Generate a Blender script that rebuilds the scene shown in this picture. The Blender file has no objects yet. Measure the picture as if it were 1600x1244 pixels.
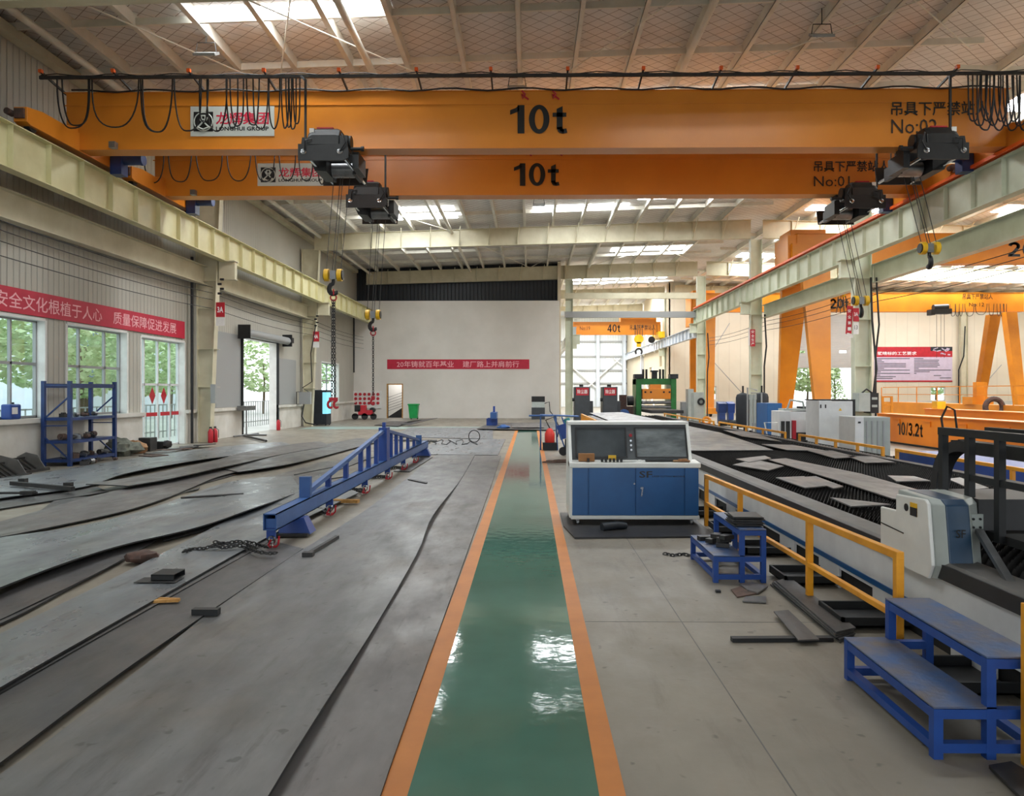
import bpy, bmesh, math, random
from mathutils import Vector, Matrix, noise as mnoise
random.seed(7)
PI = math.pi
sc = bpy.context.scene
COL = sc.collection
# ---------------------------------------------------------------- camera
F_PX, CX, CY, YAW, CAMH = 1150.0, 815.35, 612.0, 0.011, 1.75
cam_d = bpy.data.cameras.new('camera'); cam = bpy.data.objects.new('camera', cam_d); COL.objects.link(cam)
cam.location = (0, 0, CAMH); cam.rotation_euler = (PI/2, 0, YAW)
cam_d.sensor_width = 36; cam_d.lens = 36*F_PX/1600
cam_d.shift_x = -(CX-800)/1600; cam_d.shift_y = (CY-622)/1600
cam_d.clip_start = 0.05; cam_d.clip_end = 400
sc.camera = cam
# ---------------------------------------------------------------- world (bright overcast) and exposure
w = bpy.data.worlds.new('overcast_sky'); sc.world = w; w.use_nodes = True
bg = w.node_tree.nodes['Background']; bg.inputs[0].default_value = (0.9, 0.96, 1.0, 1); bg.inputs[1].default_value = 2.6
sc.view_settings.view_transform = 'Standard'; sc.view_settings.look = 'None'
sc.view_settings.gamma = 1; sc.view_settings.exposure = 0.06; sc.view_settings.use_curve_mapping = False
try:
    sc.cycles.max_bounces = 6; sc.cycles.diffuse_bounces = 4; sc.cycles.glossy_bounces = 3
    sc.cycles.transparent_max_bounces = 8; sc.cycles.sample_clamp_indirect = 6
    sc.cycles.use_denoising = True; sc.cycles.caustics_reflective = False; sc.cycles.caustics_refractive = False
except Exception: pass
SKY_E = 34.0      # radiance of the translucent skylight sheets
def area(name, loc, rot, sx, sy, power, col=(1, .98, .95)):      # rectangular area light
    l = bpy.data.lights.new(name, 'AREA'); l.shape = 'RECTANGLE'; l.size = sx; l.size_y = sy; l.energy = power; l.color = col
    o = bpy.data.objects.new(name, l); COL.objects.link(o); o.location = loc; o.rotation_euler = rot; return o
# ---------------------------------------------------------------- helpers: pixel of the photograph -> world point
_f = Vector((-math.sin(YAW), math.cos(YAW), 0)); _r = Vector((math.cos(YAW), math.sin(YAW), 0))
def ray(px, py): return _f + _r*((px-CX)/F_PX) + Vector((0, 0, (CY-py)/F_PX))
def P(px, py, Y): d = ray(px, py); t = Y/d.y; return Vector((d.x*t, Y, CAMH+d.z*t))
def PX(px, py, X): d = ray(px, py); t = X/d.x; return Vector((X, d.y*t, CAMH+d.z*t))
def FL(px, py, z=0.0): d = ray(px, py); t = (z-CAMH)/d.z; return Vector((d.x*t, d.y*t, z))
def YX(px, X): return PX(px, CY, X).y
# ---------------------------------------------------------------- materials
def hx(s):
    v = [int(s[i:i+2], 16)/255 for i in (0, 2, 4)]
    return tuple([(c/12.92 if c <= .04045 else ((c+.055)/1.055)**2.4) for c in v])+(1,)
M = {}
def mat(name, a, b=None, rough=.5, metal=0., scale=3., bump=0., bscale=20., stretch=(1, 1, 1), spec=.5, detail=4, emis=0., contrast=(.35, .65), coat=0.):
    m = bpy.data.materials.new(name); m.use_nodes = True; nt = m.node_tree; bs = nt.nodes['Principled BSDF']
    bs.inputs['Roughness'].default_value = rough; bs.inputs['Metallic'].default_value = metal
    bs.inputs['Specular IOR Level'].default_value = spec; bs.inputs['Coat Weight'].default_value = coat
    bs.inputs['Base Color'].default_value = hx(a)
    tc = nt.nodes.new('ShaderNodeTexCoord'); mp = nt.nodes.new('ShaderNodeMapping'); mp.inputs['Scale'].default_value = stretch
    nt.links.new(tc.outputs['Object'], mp.inputs[0])
    if b:
        n = nt.nodes.new('ShaderNodeTexNoise'); n.inputs['Scale'].default_value = scale; n.inputs['Detail'].default_value = detail; n.inputs['Roughness'].default_value = .6
        nt.links.new(mp.outputs[0], n.inputs['Vector'])
        r = nt.nodes.new('ShaderNodeMapRange'); r.inputs[1].default_value = contrast[0]; r.inputs[2].default_value = contrast[1]
        nt.links.new(n.outputs[0], r.inputs[0])
        mx = nt.nodes.new('ShaderNodeMix'); mx.data_type = 'RGBA'; mx.inputs[6].default_value = hx(a); mx.inputs[7].default_value = hx(b)
        nt.links.new(r.outputs[0], mx.inputs[0]); nt.links.new(mx.outputs[2], bs.inputs['Base Color'])
    if bump:
        n2 = nt.nodes.new('ShaderNodeTexNoise'); n2.inputs['Scale'].default_value = bscale; n2.inputs['Detail'].default_value = 3
        nt.links.new(mp.outputs[0], n2.inputs['Vector'])
        bp = nt.nodes.new('ShaderNodeBump'); bp.inputs['Strength'].default_value = bump; bp.inputs['Distance'].default_value = .02
        nt.links.new(n2.outputs[0], bp.inputs['Height']); nt.links.new(bp.outputs[0], bs.inputs['Normal'])
    if emis:
        bs.inputs['Emission Color'].default_value = hx(a); bs.inputs['Emission Strength'].default_value = emis
    M[name] = m; return m
def ribbed(name, a, b, pitch, axis='Y', depth=.4, rough=.5, line=.12, sheet=0.0):   # profiled sheet: ribs and grooves across one axis
    m = mat(name, a, b, rough=rough, scale=.6, contrast=(.3, .8)); nt = m.node_tree; bs = nt.nodes['Principled BSDF']
    tc = nt.nodes.new('ShaderNodeTexCoord'); sp = nt.nodes.new('ShaderNodeSeparateXYZ'); nt.links.new(tc.outputs['Object'], sp.inputs[0])
    d = nt.nodes.new('ShaderNodeMath'); d.operation = 'DIVIDE'; d.inputs[1].default_value = pitch; nt.links.new(sp.outputs[axis], d.inputs[0])
    f = nt.nodes.new('ShaderNodeMath'); f.operation = 'PINGPONG'; f.inputs[1].default_value = .5; nt.links.new(d.outputs[0], f.inputs[0])
    r = nt.nodes.new('ShaderNodeMapRange'); r.inputs[1].default_value = 0; r.inputs[2].default_value = line; nt.links.new(f.outputs[0], r.inputs[0])
    bp = nt.nodes.new('ShaderNodeBump'); bp.inputs['Strength'].default_value = depth; bp.inputs['Distance'].default_value = .03
    nt.links.new(r.outputs[0], bp.inputs['Height']); nt.links.new(bp.outputs[0], bs.inputs['Normal'])
    src = bs.inputs['Base Color'].links[0].from_socket
    mx = nt.nodes.new('ShaderNodeMix'); mx.data_type = 'RGBA'; mx.blend_type = 'MULTIPLY'; mx.inputs[7].default_value = (.83, .83, .83, 1)
    inv = nt.nodes.new('ShaderNodeMath'); inv.operation = 'SUBTRACT'; inv.inputs[0].default_value = 1; nt.links.new(r.outputs[0], inv.inputs[1])
    nt.links.new(inv.outputs[0], mx.inputs[0]); nt.links.new(src, mx.inputs[6]); nt.links.new(mx.outputs[2], bs.inputs['Base Color'])
    return m
mat('cream', 'd5cfb6', 'c6bfa4', rough=.5, scale=1.5)
mat('beam_cream', 'dcd6ac', 'cdc698', rough=.45, scale=1.2)
mat('beam_pale', 'd6dac6', 'c6cab2', rough=.45, scale=1.2)
mat('purlin', 'ece9df', 'dedacd', rough=.5, scale=2)
mat('crane_orange', 'd98628', 'cf7d24', rough=.33, scale=.8, spec=.5)
mat('gantry_orange', 'd68512', 'c2740c', rough=.42, scale=.7)
mat('parked_orange', 'f08a1c', 'e87f14', rough=.4, scale=.7)
mat('rail_yellow', 'eda222', 'd88f18', rough=.4, scale=4)
mat('conductor', 'f06a2a', 'e25c1e', rough=.4)
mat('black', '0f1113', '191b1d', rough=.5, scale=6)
mat('dark_steel', '2c2c2e', '3a3836', rough=.5, scale=8, metal=.3)
mat('soft_black', '141414', rough=.7)
mat('rubber', '18181a', rough=.6)
mat('chrome', 'c8ccd0', rough=.2, metal=1)
mat('steel_grey', '8a8c8e', '77797b', rough=.35, metal=.8, scale=5)
mat('blue_beam', '365f9c', '2d548e', rough=.45, scale=3)
mat('blue_deep', '1a4290', '153a82', rough=.45, scale=3)
mat('stool_blue', '1d4a98', '173f88', rough=.45, scale=6)
mat('stool_top', '3c5c8c', '6a625e', rough=.5, scale=4.5, contrast=(.35, .7), bump=.15, bscale=30)
mat('rack_blue', '1f3c78', '17305f', rough=.45)
mat('console_blue', '1a5a96', '17528a', rough=.35)
mat('console_white', 'e9eae6', 'dfe0dc', rough=.35)
mat('console_grey', '54585b', rough=.4)
mat('console_darkblue', '1e3f5c', '1a3850', rough=.4)
mat('screen', '3c4145', '50565a', rough=.08, scale=1.5)
mat('screen_film', '5a6062', '7e8486', rough=.18, scale=2.5, bump=.6, bscale=5, stretch=(1, 3, 3))
mat('red', 'c02030', 'a81828', rough=.5)
mat('banner_red', 'c41e3e', 'b81a38', rough=.6)
mat('banner_text', 'f4b8c0', rough=.6)
mat('white_paint', 'ebebe8', 'dedddA', rough=.5)
mat('plaster', 'e6e2dc', 'dcd8d1', rough=.8, scale=.5, bump=.05)
mat('block_paint', 'dcd9d2', 'c8c4ba', rough=.75, scale=1.2, bump=.1, bscale=12)
mat('sign_white', 'c9ccc4', rough=.5)
mat('letter_black', '101214', rough=.4)
mat('letter_dark', '241408', rough=.5)
mat('letter_red', 'd0143c', rough=.5)
mat('letter_white', 'f2f2f2', rough=.5)
mat('yellow_paint', 'f0c020', 'e0ac14', rough=.4)
mat('green_machine', '1f6e34', '186028', rough=.45)
mat('green_bin', '12a050', '0e8c44', rough=.5)
mat('dark_grey_cab', '3c4248', '34393f', rough=.45)
mat('grey_cab', 'a9b0ac', '9ca39f', rough=.45)
mat('white_cab', 'dfe1e2', 'd3d5d7', rough=.4)
mat('wood', 'c89858', 'a87838', rough=.7, scale=12, stretch=(1, 6, 1))
mat('brick_rust', '5e4238', '40342f', rough=.8, scale=8)
mat('orange_floor', 'c67a30', 'ba7029', rough=.5, scale=3)
mat('green_floor', '507a6d', '456c5f', rough=.3, scale=.7, spec=.33, bump=.05, bscale=9)
mat('faded_green', '9db5ae', '8a9c96', rough=.4, scale=.7)
mat('concrete', '8f887b', '7e776b', rough=.42, scale=.9, detail=8, bump=.06, bscale=14, spec=.45)
mat('tarp', '7c8074', '4e5048', rough=.8, scale=5)
mat('sack_tan', 'b08a62', '8c5f40', rough=.8, scale=6)
mat('rust', '6a5248', '50423c', rough=.8, scale=10)
mat('cardboard', 'a8784e', '96683f', rough=.8)
mat('foliage', 'aac08c', 'c8d8ac', rough=.7, scale=2.5)
mat('trunk', '6a5a48', '5a4c3c', rough=.8)
mat('yard', 'c8c8c4', 'b8b8b2', rough=.8, scale=.3)
mat('pale_building', 'd8dde2', 'c4ccd6', rough=.7, scale=.3)
mat('teal', '3c9a9c', '2f8688', rough=.4)
mat('red_tank', 'e84038', 'd83028', rough=.35)
mat('lavender', 'd2c4d8', 'c8bace', rough=.6)
mat('slat', '1c1a19', '26221f', rough=.45, metal=.4, scale=6)
mat('bed_grey', '6c6a68', '54524f', rough=.55, scale=2.5, contrast=(.3, .7))
mat('bed_dark', '242426', '2f2f31', rough=.5, scale=3)
mat('lamp_grey', '9a9c9c', rough=.4)
mat('screen_cyan', '86d8ea', rough=.3, emis=.7)
mat('insul_dark', '141a22', '20262e', rough=.6, scale=2)
ribbed('wall_sheet', 'bdbab0', 'b0ada2', .2, 'Y', .8)
ribbed('wall_sheet_cream', 'e2d8c4', 'd8cdb8', .9, 'X', .25, line=.03)
ribbed('wall_sheet_side', 'd8ccb4', 'cec0a6', .9, 'Y', .25, line=.03)
ribbed('dark_sheet', '1a222c', '141a22', .25, 'X', .8)
ribbed('shutter', 'c4bfba', 'b8b3ae', .11, 'Z', .7, line=.2)
ribbed('pale_sheet', 'e4e9ec', 'dce2e6', .3, 'X', .6)
# steel plate with mill scale streaks
def mottle(m, rough, streak, spot, amt=.55, sc=.9, rv=.22, col='3c3633'):      # blotchy roughness, scratches and dark specks
    nt = m.node_tree; bs = nt.nodes['Principled BSDF']; tc = nt.nodes.new('ShaderNodeTexCoord')
    def noise(scale, st, det=6):
        mp = nt.nodes.new('ShaderNodeMapping'); mp.inputs['Scale'].default_value = st; nt.links.new(tc.outputs['Object'], mp.inputs[0])
        n = nt.nodes.new('ShaderNodeTexNoise'); n.inputs['Scale'].default_value = scale; n.inputs['Detail'].default_value = det; n.inputs['Roughness'].default_value = .65; nt.links.new(mp.outputs[0], n.inputs['Vector']); return n
    def rng(n, a, b, c, d):
        r = nt.nodes.new('ShaderNodeMapRange'); r.inputs[1].default_value = a; r.inputs[2].default_value = b; r.inputs[3].default_value = c; r.inputs[4].default_value = d; nt.links.new(n.outputs[0], r.inputs[0]); return r
    src = bs.inputs['Base Color'].links[0].from_socket
    for (n, a, b, cc, k) in ((noise(streak, (3.2, .5, 1)), .56, .72, col, amt), (noise(spot, (1, 1, 1), 2), .66, .72, '2c2826', amt*.9), (noise(sc, (1, 1, 1), 3), .5, .75, '8d7f70', amt*(.5 if amt > .12 else .12))):
        mx = nt.nodes.new('ShaderNodeMix'); mx.data_type = 'RGBA'; mx.inputs[7].default_value = hx(cc); nt.links.new(rng(n, a, b, 0, k).outputs[0], mx.inputs[0]); nt.links.new(src, mx.inputs[6]); src = mx.outputs[2]
    nt.links.new(src, bs.inputs['Base Color'])
    nt.links.new(rng(noise(1.6, (1.6, .8, 1)), .3, .7, rough-rv/2, rough+rv).outputs[0], bs.inputs['Roughness'])
def plate_mat(name, a, b, rough, stretch=(1.2, .35, 1)):
    m = mat(name, a, b, rough=rough, metal=.2, scale=2.2, detail=7, stretch=stretch, bump=.1, bscale=3.5, spec=.6, contrast=(.3, .72)); mottle(m, rough, 2.6, 9); return m
plate_mat('plate_grey', '787878', '585858', .38)
plate_mat('plate_brown', '747170', '5d5a58', .42)
plate_mat('plate_blue', '8b9094', '6a6e72', .3)
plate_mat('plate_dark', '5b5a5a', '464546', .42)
mottle(M['concrete'], .42, 1.5, 7, .5, .5, .2, '665e54')
mottle(M['green_floor'], .05, 1.6, 14, .06, .5, .03, '35554a')
# insulation under the roof: pale foil behind a diamond wire net
def roof_mat():
    m = mat('insulation', 'ebe8e6', 'd8d4d1', rough=.55, scale=.9, detail=5, bump=.9, bscale=2.2, stretch=(1, 1, 1), contrast=(.3, .75)); nt = m.node_tree; bs = nt.nodes['Principled BSDF']
    tc = nt.nodes.new('ShaderNodeTexCoord'); sp = nt.nodes.new('ShaderNodeSeparateXYZ'); nt.links.new(tc.outputs['Object'], sp.inputs[0])
    outs = []
    for s in (1, -1):
        a = nt.nodes.new('ShaderNodeMath'); a.operation = 'MULTIPLY'; a.inputs[1].default_value = s*1.15; nt.links.new(sp.outputs['Y'], a.inputs[0])
        b = nt.nodes.new('ShaderNodeMath'); b.operation = 'ADD'; nt.links.new(a.outputs[0], b.inputs[0]); nt.links.new(sp.outputs['X'], b.inputs[1])
        c = nt.nodes.new('ShaderNodeMath'); c.operation = 'DIVIDE'; c.inputs[1].default_value = .45; nt.links.new(b.outputs[0], c.inputs[0])
        d = nt.nodes.new('ShaderNodeMath'); d.operation = 'PINGPONG'; d.inputs[1].default_value = .5; nt.links.new(c.outputs[0], d.inputs[0])
        e = nt.nodes.new('ShaderNodeMath'); e.operation = 'LESS_THAN'; e.inputs[1].default_value = .03; nt.links.new(d.outputs[0], e.inputs[0]); outs.append(e)
    mxx = nt.nodes.new('ShaderNodeMath'); mxx.operation = 'MAXIMUM'; nt.links.new(outs[0].outputs[0], mxx.inputs[0]); nt.links.new(outs[1].outputs[0], mxx.inputs[1])
    src = bs.inputs['Base Color'].links[0].from_socket
    k = nt.nodes.new('ShaderNodeMix'); k.data_type = 'RGBA'; k.inputs[7].default_value = hx('978d86')
    nt.links.new(mxx.outputs[0], k.inputs[0]); nt.links.new(src, k.inputs[6]); nt.links.new(k.outputs[2], bs.inputs['Base Color'])
roof_mat()
def glow(name, col, s):
    m = bpy.data.materials.new(name); m.use_nodes = True; nt = m.node_tree; nt.nodes.clear()
    e = nt.nodes.new('ShaderNodeEmission'); e.inputs[0].default_value = col; e.inputs[1].default_value = s
    o = nt.nodes.new('ShaderNodeOutputMaterial'); nt.links.new(e.outputs[0], o.inputs[0]); M[name] = m
glow('skylight', (.93, .975, 1, 1), SKY_E)
def glass(name, tint, t):
    m = bpy.data.materials.new(name); m.use_nodes = True; nt = m.node_tree; nt.nodes.clear()
    tr = nt.nodes.new('ShaderNodeBsdfTransparent'); tr.inputs[0].default_value = tint
    g = nt.nodes.new('ShaderNodeBsdfGlossy'); g.inputs[1].default_value = .03
    mx = nt.nodes.new('ShaderNodeMixShader'); mx.inputs[0].default_value = t
    o = nt.nodes.new('ShaderNodeOutputMaterial'); nt.links.new(tr.outputs[0], mx.inputs[1]); nt.links.new(g.outputs[0], mx.inputs[2]); nt.links.new(mx.outputs[0], o.inputs[0]); M[name] = m
glass('glass', (.9, .97, .96, 1), .06)
# ---------------------------------------------------------------- mesh builder
class MB:
    def __init__(s): s.v = []; s.f = []; s.sm = []
    def add(s, vs, fs, smooth=False):
        n = len(s.v); s.v += [Vector(v) for v in vs]; s.f += [tuple(i+n for i in f) for f in fs]; s.sm += [smooth]*len(fs); return s
    def box(s, x0, x1, y0, y1, z0, z1):
        v = [(x, y, z) for z in (z0, z1) for y in (y0, y1) for x in (x0, x1)]
        return s.add(v, [(0, 2, 3, 1), (4, 5, 7, 6), (0, 1, 5, 4), (2, 6, 7, 3), (0, 4, 6, 2), (1, 3, 7, 5)])
    def cbox(s, c, sz, rot=None):
        h = Vector(sz)/2; R = rot if rot is not None else Matrix.Identity(3)
        v = [Vector(c)+R@Vector((x*h.x, y*h.y, z*h.z)) for z in (-1, 1) for y in (-1, 1) for x in (-1, 1)]
        return s.add(v, [(0, 2, 3, 1), (4, 5, 7, 6), (0, 1, 5, 4), (2, 6, 7, 3), (0, 4, 6, 2), (1, 3, 7, 5)])
    def bar(s, a, b, w, h, up=(0, 0, 1)):       # square bar from a to b
        a = Vector(a); b = Vector(b); d = (b-a); L = d.length; d.normalize(); u = Vector(up)
        if abs(d.dot(u)) > .98: u = Vector((0, 1, 0))
        x = d.cross(u).normalized(); z = x.cross(d)
        return s.cbox((a+b)/2, (w, L, h), Matrix((x, d, z)).transposed())
    def tube(s, pts, r, n=8, caps=True, smooth=True):
        pts = [Vector(p) for p in pts]; vs = []; fs = []; m = len(pts); ref = None
        rr = r if isinstance(r, (list, tuple)) else [r]*m
        for i, p in enumerate(pts):
            d = (pts[min(i+1, m-1)]-pts[max(i-1, 0)])
            if d.length < 1e-9: d = Vector((0, 0, 1))
            d.normalize()
            if ref is None: ref = d.orthogonal()
            x = ref-d*ref.dot(d)
            if x.length < 1e-5: x = d.orthogonal()
            x.normalize(); ref = x; y = d.cross(x)
            for k in range(n):
                a = 2*PI*k/n; vs.append(p+(x*math.cos(a)+y*math.sin(a))*rr[i])
        for i in range(m-1):
            for k in range(n): fs.append((i*n+k, i*n+(k+1) % n, (i+1)*n+(k+1) % n, (i+1)*n+k))
        s.add(vs, fs, smooth)
        if caps: s.add(vs[:n], [tuple(range(n))[::-1]]); s.add(vs[-n:], [tuple(range(n))])
        return s
    def cyl(s, a, b, r, r2=None, n=20): return s.tube([a, b], [r, r if r2 is None else r2], n)
    def prism(s, poly, ax, a, b):               # poly of 2D points extruded along axis ax between a and b
        def mk(p, t):
            return {'x': (t, p[0], p[1]), 'y': (p[0], t, p[1]), 'z': (p[0], p[1], t)}[ax]
        n = len(poly); vs = [mk(p, a) for p in poly]+[mk(p, b) for p in poly]
        fs = [tuple(range(n))[::-1], tuple(range(n, 2*n))]+[(i, (i+1) % n, (i+1) % n+n, i+n) for i in range(n)]
        return s.add(vs, fs)
    def ring(s, c, nrm, R, r, n=20, k=6, arc=2*PI, a0=0.):
        nrm = Vector(nrm).normalized(); x = nrm.orthogonal().normalized() if abs(nrm.z) > .9 else Vector((0, 0, 1)); y = nrm.cross(x)
        full = arc > 6.28; N = n if full else n+1
        pts = [Vector(c)+(x*math.cos(a0+arc*i/n)+y*math.sin(a0+arc*i/n))*R for i in range(N)]
        vs = []; fs = []
        for i, p in enumerate(pts):
            d = (p-Vector(c)).normalized()
            for j in range(k):
                a = 2*PI*j/k; vs.append(p+(d*math.cos(a)+nrm*math.sin(a))*r)
        for i in range(n if full else n):
            i2 = (i+1) % N
            if not full and i+1 >= N: break
            for j in range(k): fs.append((i*k+j, i*k+(j+1) % k, i2*k+(j+1) % k, i2*k+j))
        return s.add(vs, fs, True)
    def blob(s, c, r, seed=0, amp=.25, n=10, m=7):
        vs = []; fs = []
        for i in range(m+1):
            th = PI*i/m
            for j in range(n):
                ph = 2*PI*j/n; d = Vector((math.sin(th)*math.cos(ph), math.sin(th)*math.sin(ph), math.cos(th)))
                k = 1+amp*mnoise.noise(d*1.7+Vector((seed*3.1, seed, seed*1.7)))*2
                vs.append(Vector(c)+Vector((d.x*r[0], d.y*r[1], d.z*r[2]))*k)
        for i in range(m):
            for j in range(n): fs.append((i*n+j, (i+1)*n+j, (i+1)*n+(j+1) % n, i*n+(j+1) % n))
        return s.add(vs, fs, True)
    def build(s, name, m, parent=None, bevel=0., origin=None):
        if parent is not None: o0 = Vector(parent['_w'])
        elif origin is not None: o0 = Vector(origin)
        else:
            lo = [min(v[i] for v in s.v) for i in range(3)]; hi = [max(v[i] for v in s.v) for i in range(3)]
            o0 = Vector(((lo[0]+hi[0])/2, (lo[1]+hi[1])/2, lo[2]))
        me = bpy.data.meshes.new(name); me.from_pydata([v-o0 for v in s.v], [], s.f)
        me.polygons.foreach_set('use_smooth', s.sm); me.validate(); me.update()
        if any(s.sm): me.set_sharp_from_angle(angle=.7)
        me.materials.append(M[m] if isinstance(m, str) else m)
        bm = bmesh.new(); bm.from_mesh(me); bmesh.ops.recalc_face_normals(bm, faces=bm.faces); bm.to_mesh(me); bm.free()
        o = bpy.data.objects.new(name, me); COL.objects.link(o)
        if parent is None: o.location = o0
        else: o.parent = parent
        o['_w'] = o0[:]
        if bevel:
            b = o.modifiers.new('bevel', 'BEVEL'); b.width = bevel; b.segments = 2; b.limit_method = 'ANGLE'; b.angle_limit = .8
        return o
def T(o, label, cat, group=None, kind=None):
    o['label'] = label; o['category'] = cat
    if group: o['group'] = group
    if kind: o['kind'] = kind
    return o
def E(name, loc, label, cat, group=None):
    o = bpy.data.objects.new(name, None); COL.objects.link(o); o.location = loc; o['_w'] = tuple(loc); o.empty_display_size = .2
    return T(o, label, cat, group)
def S(o, label=None):
    o['kind'] = 'structure'
    if label: o['label'] = label
    return o
def dup(o, delta, label=None, mirror=False):
    c = o.copy(); COL.objects.link(c); c.location = Vector(o.location)+Vector(delta)
    if label: c['label'] = label
    for ch in [x for x in bpy.data.objects if x.parent == o]:
        d = ch.copy(); COL.objects.link(d); d.parent = c
        for g in [x for x in bpy.data.objects if x.parent == ch]:
            h = g.copy(); COL.objects.link(h); h.parent = d
    return c
def text(s, name, w, h, c, m, parent, face='-Y', bold=0., ext=.004):   # lettering fitted to a w x h box centred on c
    cu = bpy.data.curves.new(name, 'FONT'); cu.body = s; cu.offset = bold; cu.extrude = 0; cu.resolution_u = 2; cu.size = 1
    ob = bpy.data.objects.new(name, cu); COL.objects.link(ob)
    dg = bpy.context.evaluated_depsgraph_get(); me0 = bpy.data.meshes.new_from_object(ob.evaluated_get(dg))
    vs = [v.co.copy() for v in me0.vertices]; fs = [tuple(p.vertices) for p in me0.polygons]
    bpy.data.objects.remove(ob); bpy.data.curves.remove(cu); bpy.data.meshes.remove(me0)
    if not vs: return None
    x0 = min(v.x for v in vs); x1 = max(v.x for v in vs); y0 = min(v.y for v in vs); y1 = max(v.y for v in vs)
    out = []; c = Vector(c)
    for v in vs:
        a = ((v.x-x0)/(x1-x0)-.5)*w; b = ((v.y-y0)/(y1-y0)-.5)*h
        out.append(c+{'-Y': Vector((a, 0, b)), '+X': Vector((0, a, b)), '-X': Vector((0, -a, b)), '+Y': Vector((-a, 0, b))}[face])
    mb = MB(); mb.add(out, fs); return mb.build(name, m, parent)
def catmull(p, n):
    out = []
    for i in range(len(p)-1):
        a, b, c, d = p[max(i-1, 0)], p[i], p[i+1], p[min(i+2, len(p)-1)]
        for k in range(n):
            t = k/n; out.append(.5*((2*b)+(c-a)*t+(2*a-5*b+4*c-d)*t*t+(3*b-a-3*c+d)*t**3))
    out.append(p[-1]); return out
def chain(mb, pts, ll=.06, r=.008):
    pts = [Vector(p) for p in pts]; cum = [0]
    for i in range(1, len(pts)): cum.append(cum[-1]+(pts[i]-pts[i-1]).length)
    n = max(1, int(cum[-1]/(ll*.72)))
    for k in range(n):
        t = (k+.5)*cum[-1]/n; i = 1
        while i < len(cum)-1 and cum[i] < t: i += 1
        a, b = pts[i-1], pts[i]; p = a+(b-a)*((t-cum[i-1])/max(1e-6, cum[i]-cum[i-1])); d = (b-a).normalized()
        u = d.orthogonal().normalized(); v = d.cross(u)
        if k % 2: u, v = v, u
        loop = []
        for j in range(8):
            q = 2*PI*j/8; loop.append(p+d*math.cos(q)*ll*.5+u*math.sin(q)*ll*.3)
        vs = []; fs = []
        for j in range(8):
            o = (loop[j]-p).normalized()
            for q in range(4):
                aa = q*PI/2; vs.append(loop[j]+(o*math.cos(aa)+v*math.sin(aa))*r)
        for j in range(8):
            for q in range(4): fs.append((j*4+q, j*4+(q+1) % 4, ((j+1) % 8)*4+(q+1) % 4, ((j+1) % 8)*4+q))
        mb.add(vs, fs, True)
    return mb

def _rib(pts, t):                                                   # flat ribbon through 2D points
    out = []
    for (a, b) in zip(pts[:-1], pts[1:]):
        a = Vector(a); b = Vector(b); d = (b-a).normalized()*t/2; n = Vector((-d.y, d.x)); a2 = a-d*.35; b2 = b+d*.35; out.append([a2+n, a2-n, b2-n, b2+n])
    return out
def _arc(cx, cy, rx, ry, a0, a1, n=12): return [(cx+rx*math.cos(math.radians(a0+(a1-a0)*i/n)), cy+ry*math.sin(math.radians(a0+(a1-a0)*i/n))) for i in range(n+1)]
def _loop(cx, cy, rx, ry, t, n=28):
    o = [(cx+rx*math.cos(2*PI*i/n), cy+ry*math.sin(2*PI*i/n)) for i in range(n)]; i_ = [(cx+(rx-t)*math.cos(2*PI*i/n), cy+(ry-t*.8)*math.sin(2*PI*i/n)) for i in range(n)]
    return [[o[i], o[(i+1) % n], i_[(i+1) % n], i_[i]] for i in range(n)]
GL = {
 '1': (.5, [[(.24, 0), (.46, 0), (.46, 1), (.24, 1)], [(.24, .76), (.0, .66), (.0, .82), (.18, .9), (.28, 1), (.3, .8)]]),
 '0': (.66, _loop(.33, .5, .33, .51, .19)),
 't': (.44, [[(.13, .14), (.32, .14), (.32, .96), (.13, .86)], [(0, .58), (.44, .58), (.44, .73), (0, .73)]]+_rib([(.225, .2), (.25, .09), (.33, .07), (.43, .09)], .16)),
 '2': (.64, _rib(_arc(.31, .7, .22, .21, 165, -35, 12)+[(.32, .33), (.1, .1)], .18)+[[(.0, .0), (.62, .0), (.62, .17), (.0, .17)]]),
 '4': (.68, [[(.38, 0), (.57, 0), (.57, 1), (.38, 1)], [(0, .22), (.68, .22), (.68, .38), (0, .38)], [(0, .3), (.14, .3), (.5, .92), (.38, 1)]]),
 '3': (.62, _rib(_arc(.29, .74, .2, .17, 160, -80, 12), .17)+_rib(_arc(.29, .29, .22, .21, 85, -165, 14), .17)),
 '.': (.2, [[(0, 0), (.19, 0), (.19, .19), (0, .19)]]),
 '/': (.36, [[(0, 0), (.12, 0), (.36, 1), (.24, 1)]])}
def big(s, w, h, c, m, parent, face='-Y', nm='lettering'):
    x = 0; polys = []
    for ch in s:
        gw, ps = GL[ch]; polys += [[(q[0]+x, q[1]) for q in pl] for pl in ps]; x += gw+.1
    x -= .1; mb = MB(); c = Vector(c)
    for pl in polys:
        vs = []
        for (u, v) in pl:
            a = (u/x-.5)*w; b = (v-.5)*h; vs.append(c+{'-Y': Vector((a, 0, b)), '+X': Vector((0, a, b)), '-X': Vector((0, -a, b))}[face])
        mb.add(vs, [tuple(range(len(vs)))])
    return mb.build(nm, m, parent)
# ================================================================= BUILDING
WX = -11.6; RX = 11.3; EX = 42.0; YB = -12.0; YW = 48.3; YR = 60.0; YE = 85.0
def roofz(x): return 9.95+(x-WX)*.031 if x <= RX else 9.95+(RX-WX)*.031-(x-RX)*.031
FR = [1.7, 13.5, 25.3, 37.1, 48.9, 60.7, 72.5]
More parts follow.
